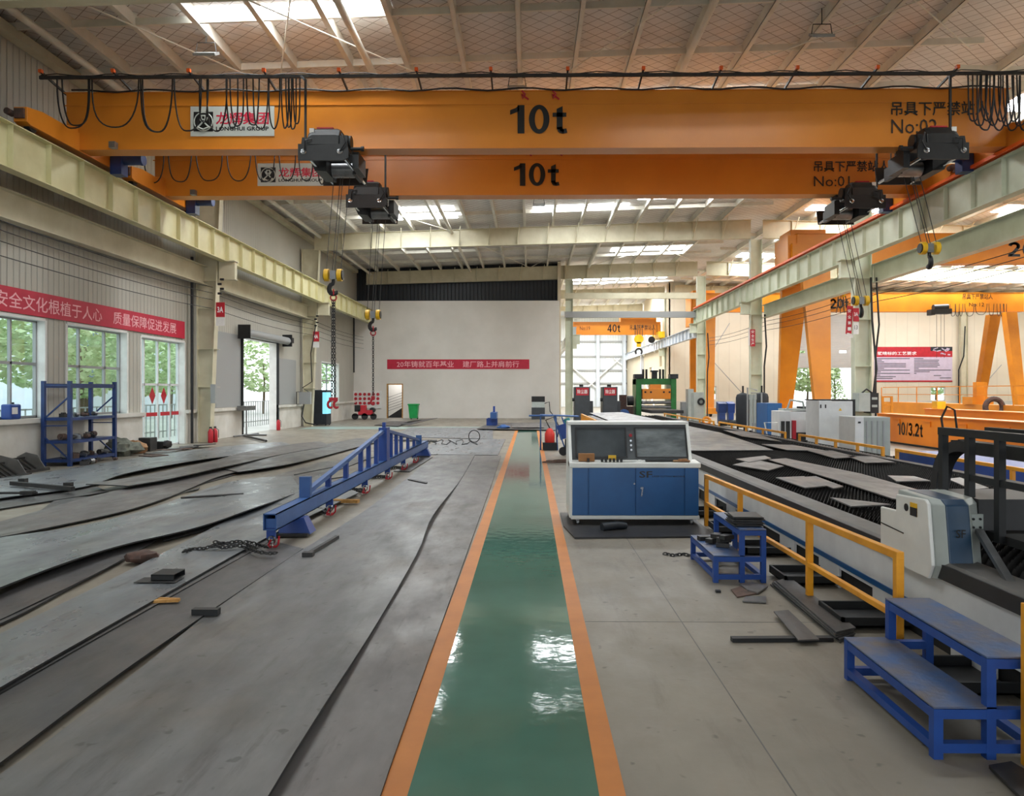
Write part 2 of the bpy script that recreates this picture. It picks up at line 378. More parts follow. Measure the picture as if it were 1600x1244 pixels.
# floor
S(MB().box(WX-.3, EX, YB, YE, -.2, 0).build('floor', 'concrete', origin=(0, 0, 0)), 'worn grey concrete floor of the workshop')
fj = MB()
for y in (5.6, 11.6, 17.6, 23.6): fj.box(.42, 2.6, y, y+.006, .0005, .0015)
fj.box(1.15, 1.156, 2, 24, .0005, .0015)
S(fj.build('trim_1', 'bed_grey'), 'thin dark joint lines cut in the concrete floor')
S(MB().box(-.53, .30, 1, 33.5, .001, .004).build('trim_2', 'green_floor', origin=(0, 0, 0)), 'green painted walkway strip along the hall floor')
for i, (a, b) in enumerate(((-.66, -.53), (.30, .415))):
    S(MB().box(a, b, 1, 33.5, .001, .005).build('trim_%d' % (3+i), 'orange_floor', origin=(0, 0, 0)), 'orange painted border line along the %s edge of the green walkway' % ('left', 'right')[i])
S(MB().box(-10.8, -1.2, 34.2, 36.6, .001, .004).build('trim_5', 'faded_green', origin=(0, 0, 0)), 'faded green painted cross walkway before the white wall')
S(MB().box(-80, 60, -40, 140, -.5, -.25).build('ground', 'yard', origin=(0, 0, 0)), 'pale paved yard outside the hall')
# walls with openings
def wall(axis, c0, c1, u0, u1, z0, z1, holes, name, m, label=None):
    us = sorted(set([u0, u1]+[h[0] for h in holes]+[h[1] for h in holes])); mb = MB()
    us = [u for u in us if u0 <= u <= u1]
    for a, b in zip(us[:-1], us[1:]):
        zs = sorted([(h[2], h[3]) for h in holes if h[0] <= a+1e-6 and h[1] >= b-1e-6]); z = z0
        for (p, q) in zs+[(z1, z1)]:
            if p > z+1e-6:
                top = min(p, z1)
                if top > z+1e-6:
                    if axis == 'X': mb.box(c0, c1, a, b, z, top)
                    else: mb.box(a, b, c0, c1, z, top)
            z = max(z, q)
    return S(mb.build(name, m, origin=(0, 0, 0)), label)
y = lambda px: YX(px, WX)
OW = [(14.3, y(70), 1.13, 3.45), (y(104), y(198), 1.13, 3.45), (y(220), y(288), 0, 3.4), (y(377), y(432), 0, 3.95), (y(502), y(529), 1.13, 3.4), (6.5, 9.5, 1.13, 3.45), (10.3, 13.4, 1.13, 3.45)]
wall('X', WX-.3, WX, YB, YE, 1.1, 10.1, OW, 'wall_left', 'wall_sheet', 'left wall of pale grey profiled metal sheets')
wall('X', WX-.25, WX+.06, YB, YW, 0, 1.02, [(o[0], o[1], 0, 4) for o in OW if o[2] == 0], 'wall_left_lower', 'block_paint', 'low white painted masonry wall under the left windows')
wall('X', WX-.3, WX+.16, YB, YW, 1.02, 1.13, [(o[0], o[1], 0, 4) for o in OW if o[2] == 0], 'trim_6', 'block_paint', 'projecting white ledge on top of the low left wall')
S(MB().box(WX+.0, WX+.015, y(337), y(376), 1.15, 4.0).build('trim_7', 'lamp_grey'), 'flat grey panel on the left wall beside the roller door')
S(MB().box(WX+.0, WX+.015, y(433), y(462), 1.15, 3.3).build('trim_8', 'lamp_grey'), 'flat grey panel on the left wall beyond the roller door')
# white partition wall at the end of the main bay, with doorway
dA, dB = P(606, 603, YW).x, P(628, 603, YW).x
wall('Y', YW, YW+.2, WX, P(874, 600, YW).x, 0, P(700, 470, YW).z, [(dA, dB, 0, 2.2)], 'wall_back', 'plaster', 'tall white plastered partition wall at the end of the main bay')
wx1 = P(874, 600, YW).x
S(MB().box(WX, wx1, YW+.9, YW+1.0, 6.4, 10.3).build('wall_back_upper', 'dark_sheet', origin=(0, 0, 0)), 'dark profiled cladding seen above the white partition')
S(MB().box(wx1-.1, wx1+.1, YW+.2, YE, 0, 10.3).build('wall_annex_left', 'wall_sheet_side', origin=(0, 0, 0)), 'side wall of the far annex bay')
S(MB().box(WX, 13, YE, YE+.2, 0, 10.6).build('wall_annex_end', 'pale_sheet', origin=(0, 0, 0)), 'far end wall of pale translucent profiled sheet')
for i, zz in enumerate((2.6, 4.1, 5.7, 7.4)): S(MB().box(3, 12.5, YE-.14, YE, zz, zz+.2).build('trim_%d' % (20+i), 'lamp_grey'), 'horizontal girt on the far pale end wall')
wall('Y', YB-.2, YB, WX, EX, 0, 10.8, [(-10, 10, 0, 8.2), (14, 34, 0, 8.2)], 'wall_front', 'wall_sheet_cream', 'wall behind the camera with wide openings added to let light in')  # unseen wall; its openings are added and sized for fill light from behind
# room behind the doorway
S(MB().box(dA-1.5, dB+1.5, YW+3, YW+3.1, 0, 3).build('wall_stair', 'plaster'), 'white wall of the stair room behind the doorway')
st = E('staircase', ((dA+dB)/2, YW+1.6, 0), 'grey stair rising behind the open doorway in the white wall', 'staircase')
mb = MB(); mb.prism([(dA-.3, 0), (dB+.9, 0), (dB+.9, 1.35)], 'y', YW+1.2, YW+2.0); mb.build('flight', 'bed_dark', st)
mb = MB()
for k in range(6): mb.tube([(dA-.2, YW+1.15, .45+.18*k), (dB+.7, YW+1.15, 1.1+.18*k)], .014, 5)
mb.build('railing', 'steel_grey', st)
df = MB(); t = .07
df.box(dA-t, dA, YW-.03, YW+.2, 0, 2.27).box(dB, dB+t, YW-.03, YW+.2, 0, 2.27).box(dA, dB, YW-.03, YW+.2, 2.2, 2.27)
S(df.build('door_1', 'wood'), 'tan wooden door frame of the open doorway in the white wall')
area('stair_light', ((dA+dB)/2, YW+1.9, 2.9), (0, 0, 0), 1.5, 1.5, 60)  # area light hung over the stair; no opening is modelled above it
# right bay back wall
b0 = P(1228, 600, YR).x; b1 = P(1345, 600, YR).x; zs_ = P(1300, 575, YR).z
OR = [(b0, b1, 0, 8.0), (P(1107, 600, YR).x, P(1119.5, 600, YR).x, P(0, 625, YR).z, P(0, 604, YR).z), (P(1454, 600, YR).x, P(1477, 600, YR).x, P(0, 626, YR).z, P(0, 605, YR).z)]
wall('Y', YR, YR+.25, RX, EX, 0, 10.8, OR, 'wall_right_bay', 'wall_sheet_cream', 'cream sheet wall closing the far end of the right bay')
wall('Y', YR-.1, YR, RX, EX, 0, 1.0, [(b0, b1, 0, 8)], 'wall_right_bay_lower', 'block_paint', 'low white masonry strip under the cream wall')
wall('X', RX-.12, RX+.12, YR, YE, 0, 10.6, [(62.5, 63.6, 3.9, 6.4), (67, 69, 1.0, 4.0)], 'wall_annex_right', 'wall_sheet_side', 'cream partition wall between annex and right bay')
S(MB().box(EX, EX+.3, YB, YR, 0, 10.2).build('wall_right', 'wall_sheet_side', origin=(0, 0, 0)), 'far right side wall of the right bay')
# door_2: raised roller shutter of the right bay
d2 = E('door_2', ((b0+b1)/2, YR+.1, zs_), 'half raised grey roller shutter in the cream wall', 'door'); d2['kind'] = 'structure'
wall('Y', YR+.08, YR+.16, b0, b1, zs_, 8.0, [(P(x0, 550, YR+.1).x, P(x1, 550, YR+.1).x, P(0, 552.5, YR).z, P(0, 548.5, YR).z) for x0, x1 in ((1247, 1258), (1281, 1291), (1311, 1323))], 'shutter_curtain', 'shutter')
sh = bpy.data.objects['shutter_curtain']; sh['_w'] = (0, 0, 0); sh.parent = d2; sh.location = -Vector(d2['_w']); del sh['kind']
# door frame rail and window frames
def window(i, Y0, Y1, z0, z1, cols, rows, label, X=WX-.22, doors=False):
    w_ = E('window_%d' % i, (X, (Y0+Y1)/2, z0), label, 'window'); w_['kind'] = 'structure'
    fr = MB(); t = .055
    fr.box(X-.04, X+.04, Y0, Y1, z0, z0+t).box(X-.04, X+.04, Y0, Y1, z1-t, z1).box(X-.04, X+.04, Y0, Y0+t, z0, z1).box(X-.04, X+.04, Y1-t, Y1, z0, z1)
    for c in cols: yy = Y0+(Y1-Y0)*c; fr.box(X-.035, X+.035, yy-t/2, yy+t/2, z0, z1)
    for r in rows: zz = z0+(z1-z0)*r; fr.box(X-.035, X+.035, Y0, Y1, zz-t*.6, zz+t*.6)
    fr.build('window_frame', 'lamp_grey' if i != 3 else 'white_cab', w_)
    MB().box(X-.012, X-.006, Y0, Y1, z0, z1).build('pane', 'glass', w_)
    jb = MB(); jb.box(WX-.19, WX+.02, Y1-.02, Y1+.05, z0, z1).box(WX-.19, WX+.02, Y0-.05, Y0+.02, z0, z1).box(WX-.19, WX+.02, Y0, Y1, z1-.02, z1+.05)
    jb.build('window_surround', 'white_paint', w_)
    return w_
for i, k in enumerate((0, 1, 5, 6)):
    o = OW[k]; window([1, 2, 6, 7][i], o[0], o[1], o[2], o[3], (.3, .72), (.55,), 'grey framed window in the left wall, ' + ['above the blue jerrycan', 'behind the blue rack', 'nearest the camera', 'second nearest the camera'][i])
o = OW[2]; w3 = window(3, o[0], o[1], 0, o[3], (.2, .5, .78), (.58,), 'tall glazed double door under the red banner with two red paper diamonds')
mb = MB(); xx = WX-.17
for c in (.36, .62):
    yy = o[0]+(o[1]-o[0])*c; h = .2
    mb.prism([(yy-.19, 1.62), (yy, 1.62-.27), (yy+.19, 1.62), (yy, 1.62+.27)], 'x', xx, xx+.004)
mb.build('red_diamond', 'red', w3)
mb = MB()
for a, b in ((.02, .19), (.22, .47), (.54, .76), (.8, .98)): mb.box(xx, xx+.004, o[0]+(o[1]-o[0])*a, o[0]+(o[1]-o[0])*b, .98, 1.1)
mb.build('red_strip', 'red', w3)
o = OW[4]; window(4, o[0], o[1], o[2], o[3], (.5,), (.55,), 'small window in the left wall beyond the vending machine')
for i, k in enumerate((1, 2)):
    h = OR[k]; w_ = E('window_%d' % (8+i), ((h[0]+h[1])/2, YR+.1, h[2]), 'small bright square window low in the cream wall, ' + ('between the orange gantry legs' if i == 0 else 'under the red and lavender notice board'), 'window'); w_['kind'] = 'structure'
    MB().box(h[0], h[0]+.06, YR+.05, YR+.15, h[2], h[3]).box(h[1]-.06, h[1], YR+.05, YR+.15, h[2], h[3]).box(h[0], h[1], YR+.05, YR+.15, h[2], h[2]+.06).box(h[0], h[1], YR+.05, YR+.15, h[3]-.06, h[3]).build('window_frame', 'white_paint', w_)
    MB().box(h[0], h[1], YR+.1, YR+.106, h[2], h[3]).build('pane', 'glass', w_)
# roller door on the left wall
o = OW[3]; d3 = E('door_3', (WX+.1, (o[0]+o[1])/2, 0), 'open roller door in the left wall with its shutter rolled up', 'door'); d3['kind'] = 'structure'
MB().tube([(WX+.3, o[0]-.35, 4.1), (WX+.3, o[1]+.6, 4.1)], .17, 16).build('shutter_roll', 'lamp_grey', d3)
MB().box(WX+.06, WX+.55, o[0]-.5, o[0]-.44, 3.85, 4.4).build('bracket', 'black', d3)
MB().box(WX+.06, WX+.5, o[1]+.62, o[1]+.7, 3.85, 4.4).cbox((WX+.35, o[1]+.85, 4.15), (.25, .35, .25)).build('bracket', 'black', d3)
MB().box(WX-.02, WX+.1, o[0]-.08, o[0], 0, 4.0).box(WX-.02, WX+.1, o[1], o[1]+.08, 0, 4.0).build('guide', 'black', d3)
MB().box(WX-.33, WX, o[1]-.02, o[1]+.01, 0, 3.95).box(WX-.33, WX, o[0], o[1], 3.93, 3.98).build('reveal', 'white_paint', d3)
# ---------------------------------------------------------------- roof
def roof_piece(name, xa, xb, y0, y1, label):
    za, zb = roofz(xa), roofz(xb)
    mb = MB(); mb.add([(xa, y0, za), (xb, y0, zb), (xb, y1, zb), (xa, y1, za), (xa, y0, za+.1), (xb, y0, zb+.1), (xb, y1, zb+.1), (xa, y1, za+.1)], [(0, 3, 2, 1), (4, 5, 6, 7), (0, 1, 5, 4), (1, 2, 6, 5), (2, 3, 7, 6), (3, 0, 4, 7)])
    return S(mb.build(name, 'insulation', origin=(0, 0, 0)), label)
roof_piece('ceiling', WX-.3, RX, YB, YE+.2, 'foil backed roof insulation behind wire netting over the main bay')
roof_piece('ceiling_right', RX, EX+.3, YB, YR+.3, 'foil backed roof insulation over the right bay')
# skylights: translucent sheets set in the roof
def sky(xa, xb, y0, y1):
    za, zb = roofz(xa)-.02, roofz(xb)-.02
    mb = MB(); mb.add([(xa, y0, za), (xb, y0, zb), (xb, y1, zb), (xa, y1, za)], [(0, 3, 2, 1)])
    return S(mb.build('skylight', 'skylight'), 'bright translucent skylight sheet in the roof')
sky(-7.4, -2.8, 9.8, 10.8); sky(2.6, 8.4, 9.8, 10.8); sky(-7.4, -4.4, -4, -3)
sky(-7.4, -3.1, 15.9, 16.42)
for (xa, xb, y0, y1) in ((-7.6, -3.4, 21.6, 22.6), (.2, 7.6, 21.6, 22.6), (-7.6, -3.4, 28.2, 28.9), (.2, 7.6, 28.2, 28.6), (-7.7, -3.5, 33.4, 34.2), (-7.7, -3.5, 35.0, 35.7),
                         (.2, 4.6, 34.0, 34.9), (4.9, 8.6, 32.6, 33.4), (5.0, 9.4, 44.6, 45.8), (-7.5, -4, 41, 41.9), (3.3, 7.4, 51.6, 52.8), (3.3, 10.6, 56.5, 57.6), (3, 10.6, 64, 67), (3, 10.6, 75, 78),
                         (24, 33, 53, 54.5), (35, 40, 53, 54.5), (14, 20, 53, 54.5), (35, 40, 30, 31.2), (35, 40, 42, 43.2), (24, 33, 28, 29), (14, 20, 28, 29), (14, 20, 16, 17), (24, 33, 16, 17), (14, 20, 10, 11.2), (23, 29, 10, 11.2), (14, 20, 22, 23.2), (23, 29, 22, 23.2), (13.4, 20, 35, 36), (13.5, 19, 47, 48.4), (22, 32, 34, 35.4), (24, 33, 47, 48.6), (24, 33, 40, 41), (13.3, 19.5, 41, 42)):  # right bay sheets, several of them added only to brighten that bay
    sky(xa, xb, y0, y1)
# purlins (C sections along the hall)
def purl(x, y0, y1, name='purlin', wd=.11):
    z = roofz(x); mb = MB(); wb = x+wd if x < 0 else x; mb.box(wb-.006, wb+.006, y0, y1, z-.27, z); mb.box(x-.006, x+wd, y0, y1, z-.27, z-.258); wl = x if x < 0 else x+wd; mb.box(wl-.003, wl+.003, y0, y1, z-.27, z-.23)
    return mb
k = 0
for i in range(-8, 8):
    x = -.32+1.41*i
    if abs(x-WX) < .2 or x > RX-.1: continue
    S(purl(x, YB, YR if x > 2 else 48.9).build('purlin', 'purlin'), 'long cream roof purlin over the main bay')
for i in range(21):
    x = 12.6+1.41*i
    S(purl(x, 10, YR).build('purlin', 'purlin'), 'long cream roof purlin over the right bay')
for x in (3.2, 4.6, 6, 7.4, 8.8, 10.2): S(purl(x, 60.5, YE).build('purlin', 'purlin'), 'cream roof purlin over the far annex')
for x, in ((-3.95,), (3.9,), (-10.6,)):
    mb = MB(); mb.tube([(x, YB, roofz(x)-.42), (x, 48.9, roofz(x)-.42)], .085, 12)
    S(mb.build('tie_tube', 'purlin'), 'long round tie tube running under the roof purlins')
# transverse struts between purlins
for n_, yy in enumerate((4.5, 7.6, 10.6, 16.1, 18.45, 21.0, 28.3, 31.3, 34.3, 40.1, 43.1, 46.1, 51.9, 55, 58)):
    xa = WX if yy < 48 else 2.2; xb = RX
    mb = MB(); za, zb = roofz(xa), roofz(xb); h = .16
    mb.add([(xa, yy-.03, za-.24), (xb, yy-.03, zb-.24), (xb, yy+.03, zb-.24), (xa, yy+.03, za-.24), (xa, yy-.03, za-.24+h), (xb, yy-.03, zb-.24+h), (xb, yy+.03, zb-.24+h), (xa, yy+.03, za-.24+h)], [(0, 3, 2, 1), (4, 5, 6, 7), (0, 1, 5, 4), (1, 2, 6, 5), (2, 3, 7, 6), (3, 0, 4, 7)])
    S(mb.build('purlin_strut', 'purlin'), 'row of cream struts set crosswise between the purlins')
for yy in (16, 20, 29, 33, 41, 45, 53, 57):
    xa = RX+.3; xb = EX; za, zb = roofz(xa), roofz(xb); mb = MB()
    mb.add([(xa, yy-.03, za-.24), (xb, yy-.03, zb-.24), (xb, yy+.03, zb-.24), (xa, yy+.03, za-.24), (xa, yy-.03, za-.08), (xb, yy-.03, zb-.08), (xb, yy+.03, zb-.08), (xa, yy+.03, za-.08)], [(0, 3, 2, 1), (4, 5, 6, 7), (0, 1, 5, 4), (1, 2, 6, 5), (2, 3, 7, 6), (3, 0, 4, 7)])
    S(mb.build('purlin_strut', 'purlin'), 'row of cream struts across the right bay roof')
# diagonal roof rods
for (a, b) in (((-7.0, 13.5), (-1.5, 20.5)), ((-9.8, 13.8), (-3.5, 25)), ((1.0, 19), (4.4, 13.5)), ((5.6, 13.5), (11, 18.5)), ((4, 20.5), (11, 13.5)), ((-7.0, 20.3), (-4.3, 13.5)), ((-4, 37.2), (0, 48.8)), ((4, 37.2), (0, 48.8)), ((-10.6, 25.3), (-4, 37)), ((4, 48.9), (11, 60.6)), ((11, 48.9), (4, 60.6)), ((4, 37.2), (11, 48.8)), ((11, 37.2), (4, 48.8))):
    MBx = MB().tube([(a[0], a[1], roofz(a[0])-.34), (b[0], b[1], roofz(b[0])-.34)], .018, 6)
    S(MBx.build('bracing_rod', 'purlin'), 'thin diagonal bracing rod under the roof')
# rafters
def rafter(yc, xa, xb, d0, d1, label, n=8):
    mb = MB(); t = .02; zt = lambda x: roofz(x)-.28
    def slab(x0, x1, za0, za1, zb0, zb1, y0, y1):
        mb.add([(x0, y0, za0), (x1, y0, zb0), (x1, y1, zb0), (x0, y1, za0), (x0, y0, za1), (x1, y0, zb1), (x1, y1, zb1), (x0, y1, za1)], [(0, 3, 2, 1), (4, 5, 6, 7), (0, 1, 5, 4), (1, 2, 6, 5), (2, 3, 7, 6), (3, 0, 4, 7)])
    slab(xa, xb, zt(xa)-d0, zt(xa), zt(xb)-d1, zt(xb), yc-.006, yc+.006)
    slab(xa, xb, zt(xa)-t, zt(xa), zt(xb)-t, zt(xb), yc-.13, yc+.13)
    slab(xa, xb, zt(xa)-d0-t, zt(xa)-d0, zt(xb)-d1-t, zt(xb)-d1, yc-.13, yc+.13)
    m = int((xb-xa)/1.41)
    for i in range(1, m):
        x = xa+(xb-xa)*i/m; dd = d0+(d1-d0)*i/m; mb.box(x-.006, x+.006, yc-.12, yc, zt(x)-dd, zt(x))
        mb.bar((x, yc-.1, zt(x)-dd+.02), (x+.12, yc-.75, roofz(x)-.27), .035, .035)
    return S(mb.build('rafter', 'cream'), label)
for i, yc in enumerate(FR[:5]): rafter(yc, -10.9, 11.1, .8, .92, 'deep cream steel roof rafter spanning the main bay')
rafter(FR[5], 2.2, 11.1, .7, .8, 'cream steel roof rafter at the annex entry')
rafter(FR[6], 2.2, 11.1, .7, .8, 'cream steel roof rafter inside the far annex')
for yc in FR[1:5]: rafter(yc, 11.7, 41.6, .9, .8, 'deep cream steel roof rafter spanning the right bay')
rafter(YR-.4, 11.7, 41.6, .7, .7, 'cream steel roof rafter against the cream end wall')
# columns
def hcol(mb, x0, x1, yc, w_, z0, z1, xb0=None, xb1=None):   # H section, may taper to xb0..xb1 at the foot
    xb0 = x0 if xb0 is None else xb0; xb1 = x1 if xb1 is None else xb1; t = .018
    def q(a0, a1, b0, b1, y0, y1):
        mb.add([(a0, y0, z0), (a1, y0, z0), (a1, y1, z0), (a0, y1, z0), (b0, y0, z1), (b1, y0, z1), (b1, y1, z1), (b0, y1, z1)], [(0, 3, 2, 1), (4, 5, 6, 7), (0, 1, 5, 4), (1, 2, 6, 5), (2, 3, 7, 6), (3, 0, 4, 7)])
    q(xb0, xb0+t, x0, x0+t, yc-w_/2, yc+w_/2); q(xb1-t, xb1, x1-t, x1, yc-w_/2, yc+w_/2); q(xb0, xb1, x0, x1, yc-.008, yc+.008)
names = {25.3: 'between the red banner and the roller door', 37.1: 'beside the dark vending machine', 13.5: 'nearest the camera', 1.7: 'behind the camera'}
for yc in (1.7, 13.5, 25.3, 37.1):
    mb = MB(); hcol(mb, WX+.08, -10.62, yc, .3, 0, 8.95, WX+.2, -11.0)
    for z in (1.9, 3.2, 4.6, 5.55): mb.box(WX+.2, -10.75, yc-.14, yc+.14, z, z+.012)
    mb.box(-10.7, -10.15, yc-.1, yc+.1, 5.62, 6.22); mb.box(-10.7, -10.12, yc-.2, yc+.2, 6.22, 6.25); mb.box(-10.7, -10.12, yc-.16, yc+.16, 5.6, 5.62)
    mb.box(-10.62, -10.3, yc-.12, yc+.12, 8.2, 8.9) if 0 else None
    S(mb.build('column', 'cream'), 'tapered cream steel column against the left wall, '+names[yc])
for yc, nm in ((13.5, 'out past the right edge'), (25.3, 'carrying the grey and black control boxes'), (37.1, 'beside the black air tanks'), (48.9, 'beside the grey cabinet near the green machine'), (60.7, 'farthest down the row')):
    mb = MB(); hcol(mb, 11.05, 11.62, yc, .32, 0, 9.4); low = yc < 50
    zt = 6.25 if low else 5.3
    mb.box(10.6, 11.1, yc-.1, yc+.1, zt-.6, zt-.03); mb.box(10.55, 11.1, yc-.2, yc+.2, zt-.03, zt); mb.box(10.6, 11.1, yc-.16, yc+.16, zt-.62, zt-.6)
    for z in (1.2, 2.6, 4.2, 5.6): mb.box(11.07, 11.6, yc-.14, yc+.14, z, z+.012)
    S(mb.build('column', 'beam_pale'), 'pale steel column of the middle row, '+nm)
for x, yy in ((2.35, 48.9),):
    mb = MB(); hcol(mb, x, x+.5, yy, .3, 0, 9.2); mb.box(x+.5, x+.95, yy-.12, yy+.12, 4.9, 5.5); mb.box(x+.5, x+1.05, yy-.15, yy+.15, 5.5, 5.53); mb.box(x+.5, x+.75, yy-.1, yy+.1, 4.6, 4.9)
    S(mb.build('column', 'beam_pale'), 'pale steel column at the end of the white partition wall')
for x, yy in ((7.6, YE-.4), (10.6, YE-.4), (10.9, 72.5)):
    mb = MB(); hcol(mb, x, x+.4, yy, .3, 0, 9.4); S(mb.build('column', 'pale_building'), 'white steel column inside the far annex')
# beams across the annex opening
for (z, h, m, lb) in ((6.65, .4, 'lamp_grey', 'pale grey crossbeam over the annex opening, lower'), (7.9, .38, 'cream', 'cream crossbeam over the annex opening, upper')):
    S(MB().box(2.3, 11.1, 48.7, 49.0, z, z+h).build('crossbeam', m), lb)
S(MB().box(2.3, 11.1, 60.5, 60.8, 8.0, 8.35).build('crossbeam', 'lamp_grey'), 'grey crossbeam deeper inside the annex')
for a, b in (((3.2, 4.6), (6.2, 2.0)), ((3.2, .6), (8.8, 5.6)), ((8.0, 5.6), (10.8, 3.2))):
    S(MB().tube([(a[0]+1.6, YE-.3, a[1]), (b[0]+1.6, YE-.3, b[1])], .09, 8).build('wall_brace', 'white_paint'), 'white diagonal brace before the far pale wall')
for zz in ((5.2, 7.6), (3.0, .3)):
    for s_ in (0, 1):
        S(MB().tube([(10.95, 64.5, zz[s_]), (10.95, 71, zz[1-s_])], .07, 8).build('wall_brace', 'white_paint'), 'white cross brace beside the far runway')
# runway beams, one per bay
def runway(X, y0, y1, zt, m, label, d=.9, side=1):
    mb = MB(); mb.box(X-.006, X+.006, y0, y1, zt-d, zt); mb.box(X-.16, X+.16, y0, y1, zt-.02, zt); mb.box(X-.13, X+.13, y0, y1, zt-d-.02, zt-d)
    n = int(round((y1-y0)/1.2))
    for i in range(n+1):
        yy = min(max(y0+(y1-y0)*i/n, y0+.01), y1-.01); mb.box(X-.12, X+.12, yy-.006, yy+.006, zt-d, zt-.02)
    S(mb.build('runway_beam', m), label)
nm = ['behind the camera', 'nearest span', 'second span', 'third span', 'last span']
for i in range(4):
    runway(-10.5, FR[i], FR[i+1]-.02, 7.13, 'beam_cream', 'stiffened cream crane runway beam on the left, '+nm[i])
    runway(10.95, FR[i], FR[i+1]-.02, 7.13, 'beam_pale', 'stiffened pale crane runway beam on the right, '+nm[i])
for i in range(1, 3): runway(12.15, FR[i], FR[i+1]-.02, 7.13, 'beam_pale', 'pale crane runway beam of the right bay, '+nm[i]) if 0 else None
runway(10.95, 48.9, YE-1, 6.05, 'pale_building', 'white crane runway beam inside the annex', .7)
runway(2.95, 48.9, YE-1, 6.05, 'pale_building', 'white crane runway beam at the annex left side', .7)
for X in (-10.5, 10.95):
    S(MB().box(X-.035, X+.035, 1.7, 48.4, 7.13, 7.2).build('crane_rail', 'dark_steel'), 'dark steel crane rail on the '+('left' if X < 0 else 'right')+' runway')
mb = MB()
for k_ in range(3): mb.box(10.70+.07*k_, 10.74+.07*k_, 1.7, 48.4, 7.16, 7.24)
S(mb.build('conductor_rail', 'conductor'), 'orange conductor rail running along the right runway')
for i in range(3):
    for X, lb in ((-11.25, 'left wall'), (11.75, 'middle column row')):
        a, b = FR[i]+.02, FR[i+1]-.02; mb = MB()
        mb.box(X-.006, X+.006, a, b, 5.45, 6.05); mb.box(X-.14, X+.14, a, b, 6.05, 6.07); mb.box(X-.14, X+.14, a, b, 5.43, 5.45)
        S(mb.build('tie_beam', 'cream' if X < 0 else 'beam_pale'), 'longitudinal tie beam between columns along the '+lb+', '+nm[i])
S(MB().box(WX+.02, WX+.3, YB, 48.3, 9.55, 9.75).build('eave_beam', 'cream', origin=(0, 0, 0)), 'cream eaves channel along the top of the left wall')
# power wires on insulators
for j, (dz, X, lb) in enumerate([(z, -10.95, 'left') for z in (5.35, 5.15, 4.92, 4.62)]+[(z, 11.9, 'right') for z in (5.3, 5.1, 4.85)]):
    for i in range(1, 4):
        a, b = FR[i], FR[i+1]; pts = [(X, a+(b-a)*t/10, dz-.12*4*(t/10)*(1-t/10)) for t in range(11)]
        T(MB().tube(pts, .011, 5).build('power_wire', 'rubber'), 'thin black power wire strung between %s columns, height %s, %s' % (lb, ['top', 'second', 'third', 'lowest', 'top', 'middle', 'lowest'][j], nm[i]), 'wire', 'power wires on the %s columns' % lb)
# ================================================================= OVERHEAD CRANES
def loops(root, pts, y0, zt, drop, r=.017, nm='festoon_cable'):
    for (xa, xb, dr) in pts:
        ps = []
        for t in range(19):
            q = t/18*2-1; xx = (xa+xb)/2+(xb-xa)/2*math.sin(q*PI/2)**1*(1 if abs(q) < 1 else 1); ps.append((xx, y0+.02*math.sin(t*.7+xa*5), zt-.06-dr*(1-abs(q)**2.6)))
        MB().tube(ps, r, 5).build(nm, 'rubber', root)
def logo_sign(root, x0, x1, z0, z1, yy):
    MB().box(x0, x1, yy-.012, yy-.002, z0, z1).build('sign_plate', 'sign_white', root); w = x1-x0; h = z1-z0; Y = yy-.014
    s = h*.66; cx = x0+w*.155; cz = z0+h*.49
    MB().box(cx-s/2, cx+s/2, Y-.001, Y+.001, cz-s/2, cz+s/2).build('logo_square', 'letter_black', root)
    mb = MB(); mb.ring((cx, Y-.003, cz), (0, 1, 0), s*.47, .012, 28, 4)
    mb.ring((cx, Y-.003, cz+s*.2), (0, 1, 0), s*.14, .022, 4, 4, a0=PI/4)
    for sx in (-1, 1):
        pts = [(cx+sx*s*a, Y-.003, cz+s*b) for a, b in ((.2, .22), (.14, .08), (.04, -.02), (.1, -.1), (.2, -.2), (.3, -.28), (.34, -.3))]
        mb.tube(pts, .02, 5)
    mb.tube([(cx-s*.3, Y-.003, cz-s*.28), (cx, Y-.003, cz-s*.4), (cx+s*.3, Y-.003, cz-s*.28)], .02, 5)
    mb.build('logo_mark', 'sign_white', root)
    text('龙辉集团', 'logo_lettering', w*.63, h*.42, (x0+w*.62, Y, z0+h*.6), 'letter_red', root, bold=.018)
    text('LONGHUI GROUP', 'logo_lettering', w*.63, h*.14, (x0+w*.62, Y, z0+h*.25), 'letter_black', root, bold=.03)
